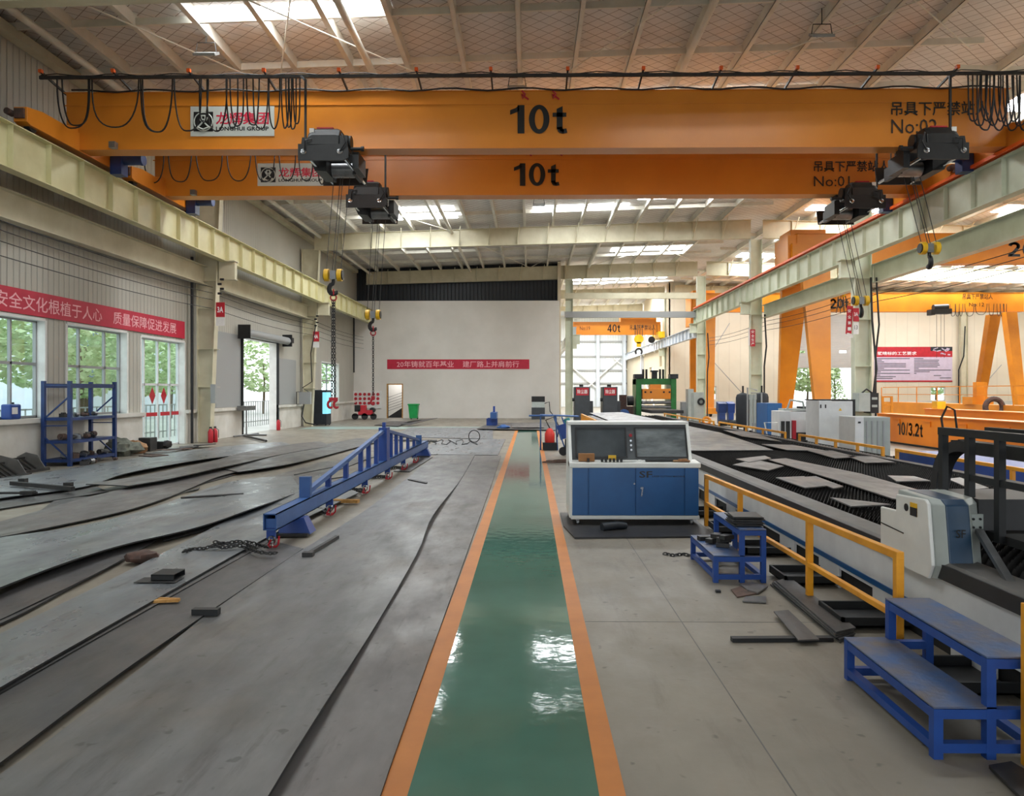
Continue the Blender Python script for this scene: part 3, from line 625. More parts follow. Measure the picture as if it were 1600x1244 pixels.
def crane(Yf, idx, labels, trackpx, brpx, loopsL, loopsR, sgn, ten, warn, no, notxt):
    zb, zt = 7.32, P(800, 142, 16.8).z; root = E('overhead_crane', (0, Yf+.2, zb), labels, 'crane', 'overhead travelling cranes')
    yb = Yf+.46; L = -10.72; R = 10.9
    MB().box(L+.05, R-.05, Yf+.03, yb-.03, zb+.0, zt).box(L, R, Yf, yb, zb-.012, zb).box(L, R, Yf, yb, zt, zt+.015).build('girder', 'crane_orange', root)
    MB().box(L, R, Yf+.015, Yf+.032, zt-.3, zt-.275).build('weld_seam', 'crane_orange', root)
    for sx in (-1, 1):
        X = sx*1.0*(10.5 if sx < 0 else 10.95); mb = MB()
        a = Yf-1.75; b = yb+1.55; zc = 7.28
        mb.prism([(a, zc+.04), (a+.12, zc-.0), (b-.12, zc), (b, zc+.04), (b, zc+.3), (b-.5, zc+.42), (a+.5, zc+.42), (a, zc+.34)], 'x', X-.14, X+.14)
        mb.prism([(Yf-.5, zc+.42), (yb+.5, zc+.42), (yb+.1, zb+.5), (Yf-.1, zb+.5)], 'x', X-.1, X+.1)
        c = mb.build('end_carriage', 'crane_orange', root, bevel=.01)
        for yy in (a+.3, b-.3):
            MB().cyl((X-.06, yy, 7.34), (X+.06, yy, 7.34), .14).build('wheel', 'dark_steel', c)
        MB().cyl((X-.17, a-.0, zc+.2), (X-.17, a-.16, zc+.2), .07, n=10).cbox((X, a-.02, zc+.2), (.2, .06, .2)).build('buffer', 'brick_rust', c)
        mb = MB(); s_ = 1 if sx < 0 else -1
        mb.cyl((X+s_*.25, b-.65, 7.5), (X+s_*.85, b-.65, 7.5), .13); mb.cbox((X+s_*.3, b-.65, 7.36), (.28, .3, .5)); mb.cbox((X+s_*.62, b-.65, 7.66), (.2, .18, .12)); mb.cyl((X+s_*.85, b-.65, 7.5), (X+s_*.92, b-.65, 7.5), .14)
        mb.build('travel_motor', 'rack_blue', root)
    # festoon track on brackets with orange tips
    yt = Yf-.62; tz = zt+.1
    tl, tr = P(trackpx[0], 128, yt).x, min(P(trackpx[1], 128, yt).x, 10.9)
    MB().box(tl, tr, yt-.025, yt+.025, tz-.05, tz+.02).build('festoon_track', 'dark_steel', root)
    pts = [(tl+(tr-tl)*i/60, yt+.03, tz+.05+.03*math.sin(i*1.7)) for i in range(61)]; MB().tube(pts, .012, 5).build('loose_cable', 'rubber', root)
    pts = [(L+.2+(R-L-.4)*i/60, Yf-.02, zt+.03+.03*math.sin(i*1.3+1)) for i in range(61)]; MB().tube(pts, .02, 5).build('loose_cable', 'rubber', root)
    for px in brpx:
        x = P(px, 116, Yf-.72).x
        if x > 10.9: continue
        b_ = MB().bar((x, Yf+.15, zt+.02), (x, Yf-.75, zt+.16), .035, .05).build('track_bracket', 'dark_steel', root)
        MB().cbox((x, Yf-.75, zt+.17), (.07, .08, .07)).build('bracket_tip', 'conductor', b_)
    loops(root, [(P(a, 200, yt).x, P(b, 200, yt).x, d) for a, b, d in loopsL+loopsR], yt, tz, 1)
    x0, z1 = P(sgn[0], sgn[1], Yf).x, P(sgn[0], sgn[1], Yf).z; x1, z0 = P(sgn[2], sgn[3], Yf).x, P(sgn[2], sgn[3], Yf).z
    logo_sign(root, x0, x1, z0, z1, Yf+.03)
    def tx(s, b, m, bold, nm='lettering'):
        a = P(b[0], b[1], Yf); c = P(b[2], b[3], Yf)
        text(s, nm, c.x-a.x, a.z-c.z, ((a.x+c.x)/2, Yf+.012, (a.z+c.z)/2), m, root, bold=bold)
    a = P(ten[0], ten[1], Yf); c = P(ten[2], ten[3], Yf); big('10t', c.x-a.x, a.z-c.z, ((a.x+c.x)/2, Yf+.012, (a.z+c.z)/2), 'letter_black', root)
    tx('吊具下严禁站人', warn, 'letter_black', .013); tx(notxt, no, 'letter_dark', 0)
    for px in (ten[0]+22, ten[0]+70): x = P(px, 150, Yf).x; MB().tube([(x-.05, Yf, zt), (x+.02, Yf-.02, zt-.08), (x-.04, Yf, zt-.18), (x-.06, Yf, zt-.08), (x+.1, Yf, zt-.2)], .02, 5).build('ribbon', 'red', root)
    for px in ((470, 1497) if idx == 1 else (596, 1380)):           # arms that tow the festoon cable from the hoists
        p = P(px, 128, yt); MB().bar((p.x, yt, tz), (p.x+.12 if px < 800 else p.x-.2, yt-.05, tz-.12), .05, .05).bar((p.x+.12 if px < 800 else p.x-.2, yt-.05, tz-.1), (p.x+.12 if px < 800 else p.x-.2, yt-.05, 7.3), .045, .045).build('tow_arm', 'black', root)
    # lamp under the girder end
    MB().cbox((-9.5, Yf-.12, zb+.05), (.14, .14, .14)).build('work_lamp', 'steel_grey', root)
    return root
brp = [65, 178, 296, 413, 530, 651, 767, 887, 1005, 1126, 1245, 1370, 1495]
sm = [(360, 381, 1.05), (385, 405, 1.02), (395, 419, 1.1), (420, 437, 1.1), (440, 451, 1.1), (447, 456, 1.08), (452, 463, 1.12), (458, 469, 1.0)]
crane(16.8, 1, 'nearer orange overhead crane girder, black 10t lettering and full festoon track', (62, 1640), brp,
      [(90, 139, 1.08), (98, 141, 1.02), (143, 216, 1.05), (219, 269, 1.16), (222, 269, 1.16), (273, 315, 1.15), (311, 325, .95), (323, 354, 1.15), (354, 372, 1.1)]+sm,
      [(1512+i*7, 1531+i*7+(i % 3)*4, 1.0+.1*((i*7) % 3)) for i in range(12)], (297, 166, 428, 212), (797, 164, 885, 208), (1393, 158, 1546, 180), (1393, 186, 1465, 208), 'No:02')
crane(20.8, 2, 'farther orange overhead crane, seen below the nearer girder, black 10t lettering', (222, 1420), [x for x in range(235, 1420, 96)],
      [(225, 256, 1.15), (262, 300, 1.12), (306, 348, 1.1), (354, 392, 1.1), (398, 430, 1.12), (436, 462, 1.1), (466, 490, 1.1), (496, 510, 1.2), (513, 528, 1.1), (524, 540, 1.1), (535, 542, 1.12), (542, 550, 1.2), (548, 556, 1.1)],
      [(1392+i*7, 1404+i*7, 1.05+.05*(i % 3)) for i in range(9)], (402, 255, 510, 290), (803, 255, 873, 290), (1272, 251, 1390, 268), (1272, 275, 1328, 291), 'No:01')
# ----------------------------------------------------------------- hoists hanging under the girders
def hoist(cpx, cpy, Y0, m, label, blk, rot, name='hoist'):
    c = P(cpx, cpy, Y0); r = E(name, c, label, 'hoist', 'wire rope hoists under the cranes'); X, Z = c.x, c.z
    def bx(mb, a, b, y0, y1, z0, z1): return mb.box(X+min(m*a, m*b), X+max(m*a, m*b), Y0+y0, Y0+y1, Z+z0, Z+z1)
    mb = MB(); pl = [(X+m*a, Z+b) for a, b in ((-.55, -.16), (.42, -.16), (.55, -.1), (.55, .08), (.5, .3), (.4, .36), (.36, .2), (-.33, .17), (-.36, .34), (-.46, .34), (-.48, .2), (-.55, .2))]
    mb.prism(pl, 'y', Y0, Y0+.03); mb.build('front_plate', 'black', r)
    mb = MB(); mb.prism([(X+m*a, Z+b) for a, b in ((-.55, -.16), (.5, -.16), (.55, .25), (-.55, .25))], 'y', Y0+1.95, Y0+1.98); mb.build('rear_plate', 'black', r)
    mb = MB()                                                       # boxed motor cover with chamfered top edges
    prof = [(0, .18), (.02, .4), (.1, .54), (.22, .6), (.46, .6), (.56, .5), (.58, .18)]
    vs = []; n = len(prof)
    for a, s_ in ((-.36, 1), (-.26, 1.), (.26, 1.), (.34, .92)):
        for (yy, zz) in prof: vs.append((X+m*a, Y0+yy, Z+.18+(zz-.18)*(.72 if a == -.36 else s_)))
    fs = [tuple(range(n)), tuple(range(3*n, 4*n))]
    for k in range(3): fs += [(k*n+i, k*n+(i+1) % n, (k+1)*n+(i+1) % n, (k+1)*n+i) for i in range(n)]
    mb.add(vs, fs); mc = mb.build('motor_cover', 'black', r, bevel=.015)
    bx(MB(), -.2, .16, .2, .42, .6, .63).build('red_strip', 'red', mc)
    bx(MB(), -.32, -.22, .06, .09, .46, .56).build('label_plate', 'white_paint', mc)
    mb = MB(); mb.cyl((X+m*.36, Y0+.25, Z+.3), (X+m*.56, Y0+.25, Z+.3), .15); mb.cyl((X+m*.55, Y0+.2, Z+.15), (X+m*.82, Y0+.2, Z+.15), .035); mb.cyl((X+m*.78, Y0+.2, Z+.15), (X+m*.84, Y0+.2, Z+.15), .055); bx(mb, .3, .52, .05, .4, .1, .4); mb.build('gearbox', 'black', r)
    for a in (-.43, .36): MB().ring((X+m*a, Y0-.01, Z+.03), (0, 1, 0), .05, .016, 14, 5).cyl((X+m*a, Y0-.03, Z+.03), (X+m*a, Y0+.02, Z+.03), .03, n=8).build('axle_end', 'chrome', r)
    mb = MB()
    for a in (-.3, .46): MB().tube([(X+m*a, Y0+.02, Z-.12), (X+m*a, Y0+1.96, Z-.12)], .035, 8).build('cross_bar', 'chrome', r)
    mb = MB(); mb.prism([(X+m*a, Z+b) for a, b in ((-.5, .1), (-.36, -.2), (-.1, -.22), (-.1, .1))], 'y', Y0+.6, Y0+1.5); mb.build('rope_frame', 'black', r); bx(MB(), .56, .7, .3, 1.0, -.25, .12).build('switch_box', 'black', r); bx(MB(), .42, .5, .9, 1.6, -.2, .1).build('drum_plate', 'black', r); bx(MB(), -.4, .4, .95, 1.25, .1, .45).build('suspension', 'black', r)
    MB().cyl((X-m*.08, Y0+1.1, Z-.04), (X+m*.42, Y0+1.1, Z-.04), .18, n=24).build('rope_drum', 'steel_grey', r)
    MB().tube([(X-m*.4, Y0-.02, Z+.05), (X-m*.36, Y0-.1, Z+.25), (X-m*.25, Y0-.02, Z+.3)], .015, 6).build('hoist_cable', 'rubber', r); mb = MB(); mb.tube([(X+m*.36, Y0-.02, Z+.02), (X+m*.5, Y0-.08, Z+.2), (X+m*.4, Y0, Z+.42)], .018, 6); mb.build('hoist_cable', 'rubber', r)
    # hook block on four ropes
    bc = P(blk[0], blk[1], Y0+1.1); hd = .15
    mb = MB(); top = Z-.1
    for dx, tx_ in ((-hd-.02, -.05), (-.03, .1), (.03, .16), (hd+.02, .32)): mb.tube([(X+m*tx_, bc.y, top), (bc.x+m*dx, bc.y, bc.z+.08)], .009, 4)
    mb.build('wire_rope', 'dark_steel', r)
    b = MB().cbox((bc.x, bc.y, bc.z), (.14, .14, .2)).build('hook_block', 'steel_grey', r)
    for s_ in (-1, 1):
        MB().cyl((bc.x+s_*hd-.05, bc.y, bc.z), (bc.x+s_*hd+.05, bc.y, bc.z), .145, n=24).build('sheave', 'yellow_paint', b)
        MB().cyl((bc.x+s_*hd+s_*.05, bc.y, bc.z), (bc.x+s_*hd+s_*.075, bc.y, bc.z), .11, n=20).build('sheave_cover', 'black', b)
    hk = MB(); ax = Vector((1, 0, 0)) if not rot else Vector((.15, 1, 0)).normalized(); hc = Vector((bc.x, bc.y, bc.z-.32)); pts = []
    pts.append(Vector((bc.x, bc.y, bc.z-.08))); pts.append(Vector((bc.x, bc.y, bc.z-.16)))
    for i in range(10): a = PI*.55+i*PI*1.35/9; pts.append(hc+ax*math.cos(a)*.1+Vector((0, 0, math.sin(a)*.12)))
    hk.tube(pts, [.035, .04]+[.045+.012*math.sin(i/9*PI) for i in range(9)]+[.012], 8); hk.build('hook', 'black', b)
    return r, hc
h1, k1 = hoist(505, 239, 15.9, 1, 'black hoist under the nearer crane, carrying the long chain sling', (521, 430), False)
h2, k2 = hoist(572, 315, 19.9, 1, 'black hoist under the farther crane, left of the 10t lettering', (583, 492), False)
h3, k3 = hoist(1474, 237, 15.9, -1, 'black hoist overlapping the No:02 lettering on the nearer crane', (1452, 388), True)
h4, k4 = hoist(1352, 316, 19.9, -1, 'black hoist beside the No:01 lettering on the farther crane', (1345, 470), True)
def sling(hk, pxb, label, thick):
    b = P(pxb[0], pxb[1], hk.y); r = E('chain_sling', (hk.x, hk.y, b.z-.3), label, 'chain', None); z0 = hk.z-.06
    MB().ring((hk.x, hk.y, z0-.02), (1, .3, 0), .07, .015, 16, 6).ring((hk.x, hk.y, z0-.14), (0, 1, 0), .07, .018, 16, 6).build('master_link', 'red', r)
    mb = MB()
    for s_ in ((-1, 1) if thick else (0,)): chain(mb, [(hk.x+s_*.02, hk.y, z0-.2), (hk.x+s_*.035, hk.y, b.z+.15)], .09, .011)
    mb.build('chain', 'dark_steel', r)
    for s_ in ((-1, 1) if thick else (0,)):
        mb = MB(); cx = hk.x+s_*.05; pts = [(cx, hk.y, b.z+.12)]+[(cx+s_*.02+math.cos(a)*.06, hk.y, b.z-.0+math.sin(a)*.08) for a in [PI*.5+i*PI*1.3/8 for i in range(9)]]
        mb.tube(pts, [.03]+[.03]*8+[.01], 7); mb.cbox((cx, hk.y, b.z+.12), (.1, .06, .08)); mb.build('sling_hook', 'red', r)
    return r
sling(k1, (521, 632), 'two leg chain sling with red hooks hanging from the nearer left hoist', True)
sling(k2, (583, 628), 'thin single chain hanging from the farther left hoist', False)
# ----------------------------------------------------------------- A-frame gantry cranes in the right bay
def gantry(Yc, label, near_, t20, warn=None, legspx=None):
    r = E('gantry_crane', (22, Yc, 0), label, 'crane', 'orange gantry cranes in the right bay')
    zb, zt = 7.6, 8.95
    MB().box(12.2, 36, Yc-.55, Yc-.05, zb, zt).box(12.2, 36, Yc-.6, Yc+.0, zb-.02, zb).box(12.2, 36, Yc-.6, Yc, zt, zt+.02).build('girder', 'gantry_orange', r)
    xs = (12.5, 34.7)
    for X in xs:
        sp = 2.55
        for s_ in (-1, 1):
            w0, w1 = (.62, 1.35) if X < 20 else (.55, .8); yb_ = Yc+s_*(2.75 if s_ > 0 else 2.1); yt_ = Yc+s_*(1.1 if X < 20 else .9); mb = MB(); t = .28 if X < 20 else .35
            vs = []
            for (yy, zz, ww) in ((yb_, .55, w0), (yt_, zb-.1 if X > 20 else 8.0, w1)):
                if X < 20: vs += [(X-ww/2+.25, yy-.15, zz), (X+ww/2+.25, yy-.15, zz), (X+ww/2+.25, yy+.15, zz), (X-ww/2+.25, yy+.15, zz)]
                else: vs += [(X-ww/2, yy-.3, zz), (X+ww/2, yy-.3, zz), (X+ww/2, yy+.3, zz), (X-ww/2, yy+.3, zz)]
            mb.add(vs, [(0, 3, 2, 1), (4, 5, 6, 7), (0, 1, 5, 4), (1, 2, 6, 5), (2, 3, 7, 6), (3, 0, 4, 7)]); mb.build('leg', 'gantry_orange', r)
        MB().box(X-.2, X+.5, Yc-sp-.8, Yc+sp+.8, .2, .6).build('end_carriage', 'gantry_orange', r)
        for s_ in (-1, 1): MB().cyl((X+.05, Yc+s_*(sp+.4), .22), (X+.2, Yc+s_*(sp+.4), .22), .22).build('wheel', 'dark_steel', r)
    MB().box(11.95, 14.1, Yc-.65, Yc+1.3, 7.6, 8.5).box(11.8, 12.3, Yc-.5, Yc+1.3, 6.6, 8.9).box(12.0, 13.6, Yc-.3, Yc+1.2, 8.5, 9.2).build('saddle', 'gantry_orange', r)
    a = P(t20[0], t20[1], Yc-.55); c = P(t20[2], t20[3], Yc-.55); big('20t', c.x-a.x, a.z-c.z, ((a.x+c.x)/2, Yc-.56, (a.z+c.z)/2), 'letter_black', r)
    if warn:
        a = P(warn[0], warn[1], Yc-.55); c = P(warn[2], warn[3], Yc-.55); text('吊具下严禁站人', 'lettering', c.x-a.x, a.z-c.z, ((a.x+c.x)/2, Yc-.56, (a.z+c.z)/2), 'letter_black', r, bold=.008)
        a = P(1515, 476, Yc-.55); text('No:12', 'lettering', 1.1, .28, (a.x+.5, Yc-.56, a.z), 'letter_dark', r)
        loops(r, [(P(px, 480, Yc-.7).x, P(px+w_, 480, Yc-.7).x, d) for px, w_, d in ((1485, 8, .9), (1493, 6, .9), (1499, 5, .9), (1508, 14, .9), (1524, 18, .8), (1545, 8, .85), (1558, 5, .9), (1563, 6, .95), (1568, 5, .9))], Yc-.7, 8.2, 1, r=.02)
    return r
gantry(34.3, 'nearer orange gantry crane with broad tapering legs and large 20t lettering', True, (1575, 378, 1634, 401))
gantry(54.6, 'farther orange gantry crane with its black hoist and cable loops at the right end', False, (1297, 467, 1326, 482), (1504, 459, 1551, 468))
# hoist of the far gantry
def far_hoist(px, py, Y, label, s_=1.0, hook=None):
    c = P(px, py, Y); r = E('gantry_hoist', c, label, 'hoist', 'small hoists on far cranes')
    MB().box(c.x-.75, c.x-.45, Y-.2, Y+.4, c.z-.3, c.z+.1).box(c.x-.5, c.x+.75, Y-.2, Y+.5, c.z-.2, c.z+.15).build('frame', 'black', r)
    MB().cyl((c.x-.45, Y+.1, c.z+.25), (c.x+.6, Y+.1, c.z+.3), .22).build('motor', 'black', r)
    mb = MB()
    for dx in (-.25, .05, .3): mb.tube([(c.x+dx, Y, c.z-.2), (c.x+dx, Y, c.z-3.4)], .012, 4)
    mb.build('wire_rope', 'dark_steel', r); return r
far_hoist(1469, 486, 53.6, 'black hoist under the farther gantry girder near the notice board')
c = P(1313, 463, 53.4); r = E('hook_block', c, 'tiny yellow hook block in front of the 20t lettering of the far gantry', 'hook')
MB().cyl((c.x-.3, c.y, c.z+.2), (c.x-.15, c.y, c.z+.2), .25, n=14).cyl((c.x+.15, c.y, c.z+.2), (c.x+.3, c.y, c.z+.2), .25, n=14).build('sheave', 'yellow_paint', r)
MB().tube([(c.x-.2, c.y, c.z+.4), (c.x-.2, c.y, 7.5)], .015, 4).tube([(c.x+.2, c.y, c.z+.4), (c.x+.2, c.y, 7.5)], .015, 4).build('wire_rope', 'dark_steel', r)
mb = MB()
for k in range(4): mb.tube([(c.x+.15*k-.1, c.y, c.z+.1), (c.x+.3*k-.3, c.y, c.z-1.2)], .03, 5)
mb.build('hanging_slings', 'dark_steel', r)
# 40 t crane in the annex
Yc = 61.5; r = E('annex_crane', (7, Yc, 6.5), 'distant orange 40t crane in the annex seen past the white wall', 'crane')
za, zb_ = P(950, 523, Yc).z, P(950, 503, Yc).z; xl, xr = 3.1, P(1032, 510, Yc).x
MB().box(xl, xr, Yc, Yc+.5, za, zb_).box(xl, xr, Yc-.06, Yc, za-.03, za+.03).build('girder', 'crane_orange', r)
MB().box(P(970, 500, Yc).x, P(1026, 500, Yc).x, Yc+.1, Yc+1.2, zb_, zb_+.42).build('trolley', 'crane_orange', r)
MB().box(xr-.4, xr+.1, Yc-1.4, Yc+1.8, za-.35, za+.15).build('end_carriage', 'yellow_paint', r)
a = P(949, 507, Yc); c = P(969, 519, Yc); big('40t', c.x-a.x, a.z-c.z, ((a.x+c.x)/2, Yc-.01, (a.z+c.z)/2), 'letter_black', r)
a = P(984, 508, Yc); c = P(1024, 516, Yc); text('吊具下严禁站人', 'lettering', c.x-a.x, a.z-c.z, ((a.x+c.x)/2, Yc-.01, (a.z+c.z)/2), 'letter_black', r, bold=.008)
a = P(906, 510, Yc); c = P(922, 516, Yc); text('No:19', 'lettering', c.x-a.x, a.z-c.z, ((a.x+c.x)/2, Yc-.01, (a.z+c.z)/2), 'letter_dark', r)
c = P(998, 530, Yc-.3); b = MB().cyl((c.x, c.y-.1, c.z), (c.x, c.y+.1, c.z), .38, n=20).cbox((c.x, c.y, c.z-.45), (.35, .2, .4)).build('hook_block', 'yellow_paint', r)
MB().ring((c.x, c.y, c.z-1.05), (0, 1, 0), .26, .08, 16, 6, arc=PI*1.5, a0=-PI*.75).build('hook', 'dark_steel', b)
mb = MB()
for dx in (-.3, -.1, .1, .3, 1.2, 1.5, 1.8): mb.tube([(c.x+dx, c.y, c.z), (c.x+dx, c.y, za+.8)], .03, 4)
mb.build('wire_rope', 'dark_steel', r)
c = P(1018, 531, Yc-.3); MB().cyl((c.x, c.y-.1, c.z), (c.x, c.y+.1, c.z), .28, n=16).build('hook_block', 'black', r)
# floodlights under the roof, chained lamps
def flood(px, py, Y, label):
    p = P(px, py, Y); r = E('floodlight', p, label, 'lamp', 'floodlights under the roof')
    MB().cbox(p, (.5, .3, .06), Matrix.Rotation(.5, 3, 'X')).build('housing', 'lamp_grey', r)
    MB().cbox(p+Vector((0, -.02, -.035)), (.42, .22, .01), Matrix.Rotation(.5, 3, 'X')).build('lens', 'white_paint', r)
    MB().tube([p+Vector((-.24, 0, 0)), p+Vector((-.2, 0, .25)), p+Vector((.2, 0, .25)), p+Vector((.24, 0, 0))], .012, 5).tube([p+Vector((0, 0, .25)), Vector((p.x, p.y, roofz(p.x)-.003))], .012, 5).build('bracket', 'black', r)
flood(322, 84, 16.6, 'small square floodlight under the roof above the hanging cable loops'); flood(1284, 55, 16.9, 'small square floodlight high under the roof above the crane warning text')
flood(808, 136, 19.5, 'floodlight partly hidden behind the nearer crane girder'); flood(842, 320, 30.5, 'dark slatted lamp just below the farther girder')
# ================================================================= LEFT SIDE: STEEL PLATES
def resample(p, n):
    cum = [0]
    for i in range(1, len(p)): cum.append(cum[-1]+(p[i]-p[i-1]).length)
    out = []; j = 1
    for k in range(n):
        t = cum[-1]*k/(n-1)
        while j < len(cum)-1 and cum[j] < t: j += 1
        out.append(p[j-1].lerp(p[j], (t-cum[j-1])/max(1e-9, cum[j]-cum[j-1])))
    return out
def sheet(label, Lp, Rp, m='plate_grey', th=.016, wav=.0, seg=5, cat='steel plate', grp='steel plates laid out on the floor', cross=6, name='steel_plate', bow=0.):
    A = resample(catmull([FL(*p) for p in Lp], 8), 30); B = resample(catmull([FL(*p) for p in Rp], 8), 30); n = 30; c = cross
    top = []
    for i in range(n):
        for j in range(c+1):
            p = A[i].lerp(B[i], j/c)
            if wav: p.z += wav*mnoise.noise(Vector((p.x*.5, p.y*.35, len(label))))
            if bow: p.z += bow*math.sin(PI*j/c)
            p.z = max(p.z, th+.002); top.append(p)
    k = c+1; N = len(top); vs = top+[v-Vector((0, 0, th)) for v in top]; fs = []
    for i in range(n-1):
        for j in range(c):
            q = (i*k+j, i*k+j+1, (i+1)*k+j+1, (i+1)*k+j); fs.append(q); fs.append(tuple(x+N for x in q[::-1]))
    for i in range(n-1):
        fs.append((i*k, (i+1)*k, (i+1)*k+N, i*k+N)); fs.append((i*k+c, (i+1)*k+c, (i+1)*k+c+N, i*k+c+N))
    for j in range(c): fs.append((j, j+1, j+1+N, j+N)); fs.append(((n-1)*k+j, (n-1)*k+j+1, (n-1)*k+j+1+N, (n-1)*k+j+N))
    mb = MB(); mb.add(vs, fs, False)
    o = mb.build(name, m); T(o, label, cat, grp)
    o.data.materials.append(M['black'])  # black edge slot: shade along the plate rims put into the colour
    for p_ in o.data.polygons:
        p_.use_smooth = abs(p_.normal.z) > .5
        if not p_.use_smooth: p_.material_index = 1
    o.data.set_sharp_from_angle(angle=.7)
    return o
z = .014
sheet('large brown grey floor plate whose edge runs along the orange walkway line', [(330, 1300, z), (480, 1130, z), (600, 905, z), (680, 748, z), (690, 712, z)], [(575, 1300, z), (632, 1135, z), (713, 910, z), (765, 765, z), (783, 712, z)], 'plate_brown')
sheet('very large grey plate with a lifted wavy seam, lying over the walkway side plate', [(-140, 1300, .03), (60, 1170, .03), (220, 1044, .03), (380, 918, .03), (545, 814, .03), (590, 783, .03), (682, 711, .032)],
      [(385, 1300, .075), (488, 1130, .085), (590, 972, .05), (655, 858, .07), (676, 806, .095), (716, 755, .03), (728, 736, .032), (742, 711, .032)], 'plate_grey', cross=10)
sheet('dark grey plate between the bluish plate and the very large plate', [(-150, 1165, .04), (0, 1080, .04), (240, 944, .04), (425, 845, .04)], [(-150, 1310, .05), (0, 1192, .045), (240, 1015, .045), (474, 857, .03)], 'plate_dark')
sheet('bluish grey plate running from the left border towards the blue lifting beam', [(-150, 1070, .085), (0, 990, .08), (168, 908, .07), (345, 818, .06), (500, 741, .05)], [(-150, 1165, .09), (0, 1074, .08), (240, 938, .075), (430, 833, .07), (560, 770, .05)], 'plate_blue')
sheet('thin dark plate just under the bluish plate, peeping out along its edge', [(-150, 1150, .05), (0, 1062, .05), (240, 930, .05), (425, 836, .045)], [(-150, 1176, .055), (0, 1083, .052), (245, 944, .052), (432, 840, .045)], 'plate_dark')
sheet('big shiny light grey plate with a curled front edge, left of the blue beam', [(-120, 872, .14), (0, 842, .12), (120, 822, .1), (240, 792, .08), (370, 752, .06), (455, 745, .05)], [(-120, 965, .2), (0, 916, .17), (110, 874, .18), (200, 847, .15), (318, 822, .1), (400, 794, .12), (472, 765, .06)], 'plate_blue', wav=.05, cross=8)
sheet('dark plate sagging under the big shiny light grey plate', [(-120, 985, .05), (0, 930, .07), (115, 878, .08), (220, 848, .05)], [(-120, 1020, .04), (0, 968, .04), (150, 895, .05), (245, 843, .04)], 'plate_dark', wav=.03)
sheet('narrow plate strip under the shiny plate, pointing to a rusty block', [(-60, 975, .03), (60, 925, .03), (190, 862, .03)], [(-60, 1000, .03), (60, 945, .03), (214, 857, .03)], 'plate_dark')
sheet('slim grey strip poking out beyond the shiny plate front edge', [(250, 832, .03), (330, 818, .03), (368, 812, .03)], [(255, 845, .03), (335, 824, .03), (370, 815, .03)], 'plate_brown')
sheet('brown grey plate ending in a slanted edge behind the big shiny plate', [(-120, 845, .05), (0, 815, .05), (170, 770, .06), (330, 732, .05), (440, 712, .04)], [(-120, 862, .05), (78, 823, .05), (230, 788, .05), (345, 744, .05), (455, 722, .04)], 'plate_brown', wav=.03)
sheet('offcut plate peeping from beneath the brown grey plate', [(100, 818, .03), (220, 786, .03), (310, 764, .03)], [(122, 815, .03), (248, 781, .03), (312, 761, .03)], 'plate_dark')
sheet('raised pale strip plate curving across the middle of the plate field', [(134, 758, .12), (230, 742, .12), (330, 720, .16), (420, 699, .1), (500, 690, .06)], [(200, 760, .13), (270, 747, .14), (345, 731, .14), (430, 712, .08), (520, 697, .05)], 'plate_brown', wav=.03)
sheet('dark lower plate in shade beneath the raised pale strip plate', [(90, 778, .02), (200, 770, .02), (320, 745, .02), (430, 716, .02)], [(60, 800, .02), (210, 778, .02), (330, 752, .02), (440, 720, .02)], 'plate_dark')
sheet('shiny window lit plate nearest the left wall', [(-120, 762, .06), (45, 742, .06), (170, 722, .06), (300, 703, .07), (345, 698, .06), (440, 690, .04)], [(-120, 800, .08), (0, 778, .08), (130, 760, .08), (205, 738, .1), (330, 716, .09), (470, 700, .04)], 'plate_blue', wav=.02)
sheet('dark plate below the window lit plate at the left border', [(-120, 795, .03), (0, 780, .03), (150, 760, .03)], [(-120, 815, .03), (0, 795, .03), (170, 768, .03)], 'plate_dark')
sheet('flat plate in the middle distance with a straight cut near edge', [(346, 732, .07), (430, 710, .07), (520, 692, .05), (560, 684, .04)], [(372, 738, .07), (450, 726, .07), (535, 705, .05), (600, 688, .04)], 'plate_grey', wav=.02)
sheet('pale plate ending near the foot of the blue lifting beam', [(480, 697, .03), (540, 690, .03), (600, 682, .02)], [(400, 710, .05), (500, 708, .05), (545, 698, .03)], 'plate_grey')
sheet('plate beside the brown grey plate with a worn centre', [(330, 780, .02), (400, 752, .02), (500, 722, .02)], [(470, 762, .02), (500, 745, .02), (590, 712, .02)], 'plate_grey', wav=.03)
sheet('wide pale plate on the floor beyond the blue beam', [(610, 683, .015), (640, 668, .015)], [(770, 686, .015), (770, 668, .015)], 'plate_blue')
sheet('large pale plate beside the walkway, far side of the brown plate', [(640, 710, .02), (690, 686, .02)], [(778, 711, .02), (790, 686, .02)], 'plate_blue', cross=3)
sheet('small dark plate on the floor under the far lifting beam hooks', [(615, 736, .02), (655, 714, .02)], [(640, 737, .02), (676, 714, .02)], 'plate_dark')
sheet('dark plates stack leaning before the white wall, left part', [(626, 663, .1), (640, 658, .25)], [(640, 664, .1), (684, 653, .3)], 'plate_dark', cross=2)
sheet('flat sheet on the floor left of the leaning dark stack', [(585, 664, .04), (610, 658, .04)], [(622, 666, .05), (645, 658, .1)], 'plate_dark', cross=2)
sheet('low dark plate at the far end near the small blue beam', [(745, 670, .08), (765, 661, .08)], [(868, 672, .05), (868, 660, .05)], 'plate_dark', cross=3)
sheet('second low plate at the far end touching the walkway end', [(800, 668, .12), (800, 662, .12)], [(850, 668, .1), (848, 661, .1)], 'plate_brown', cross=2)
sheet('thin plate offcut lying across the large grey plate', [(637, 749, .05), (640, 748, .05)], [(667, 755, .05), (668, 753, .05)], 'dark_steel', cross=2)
sheet('long flat bar lying on plates beyond the raised pale strip', [(615, 688, .04), (616, 686, .04)], [(683, 689, .04), (683, 687, .04)], 'dark_steel', cross=2)
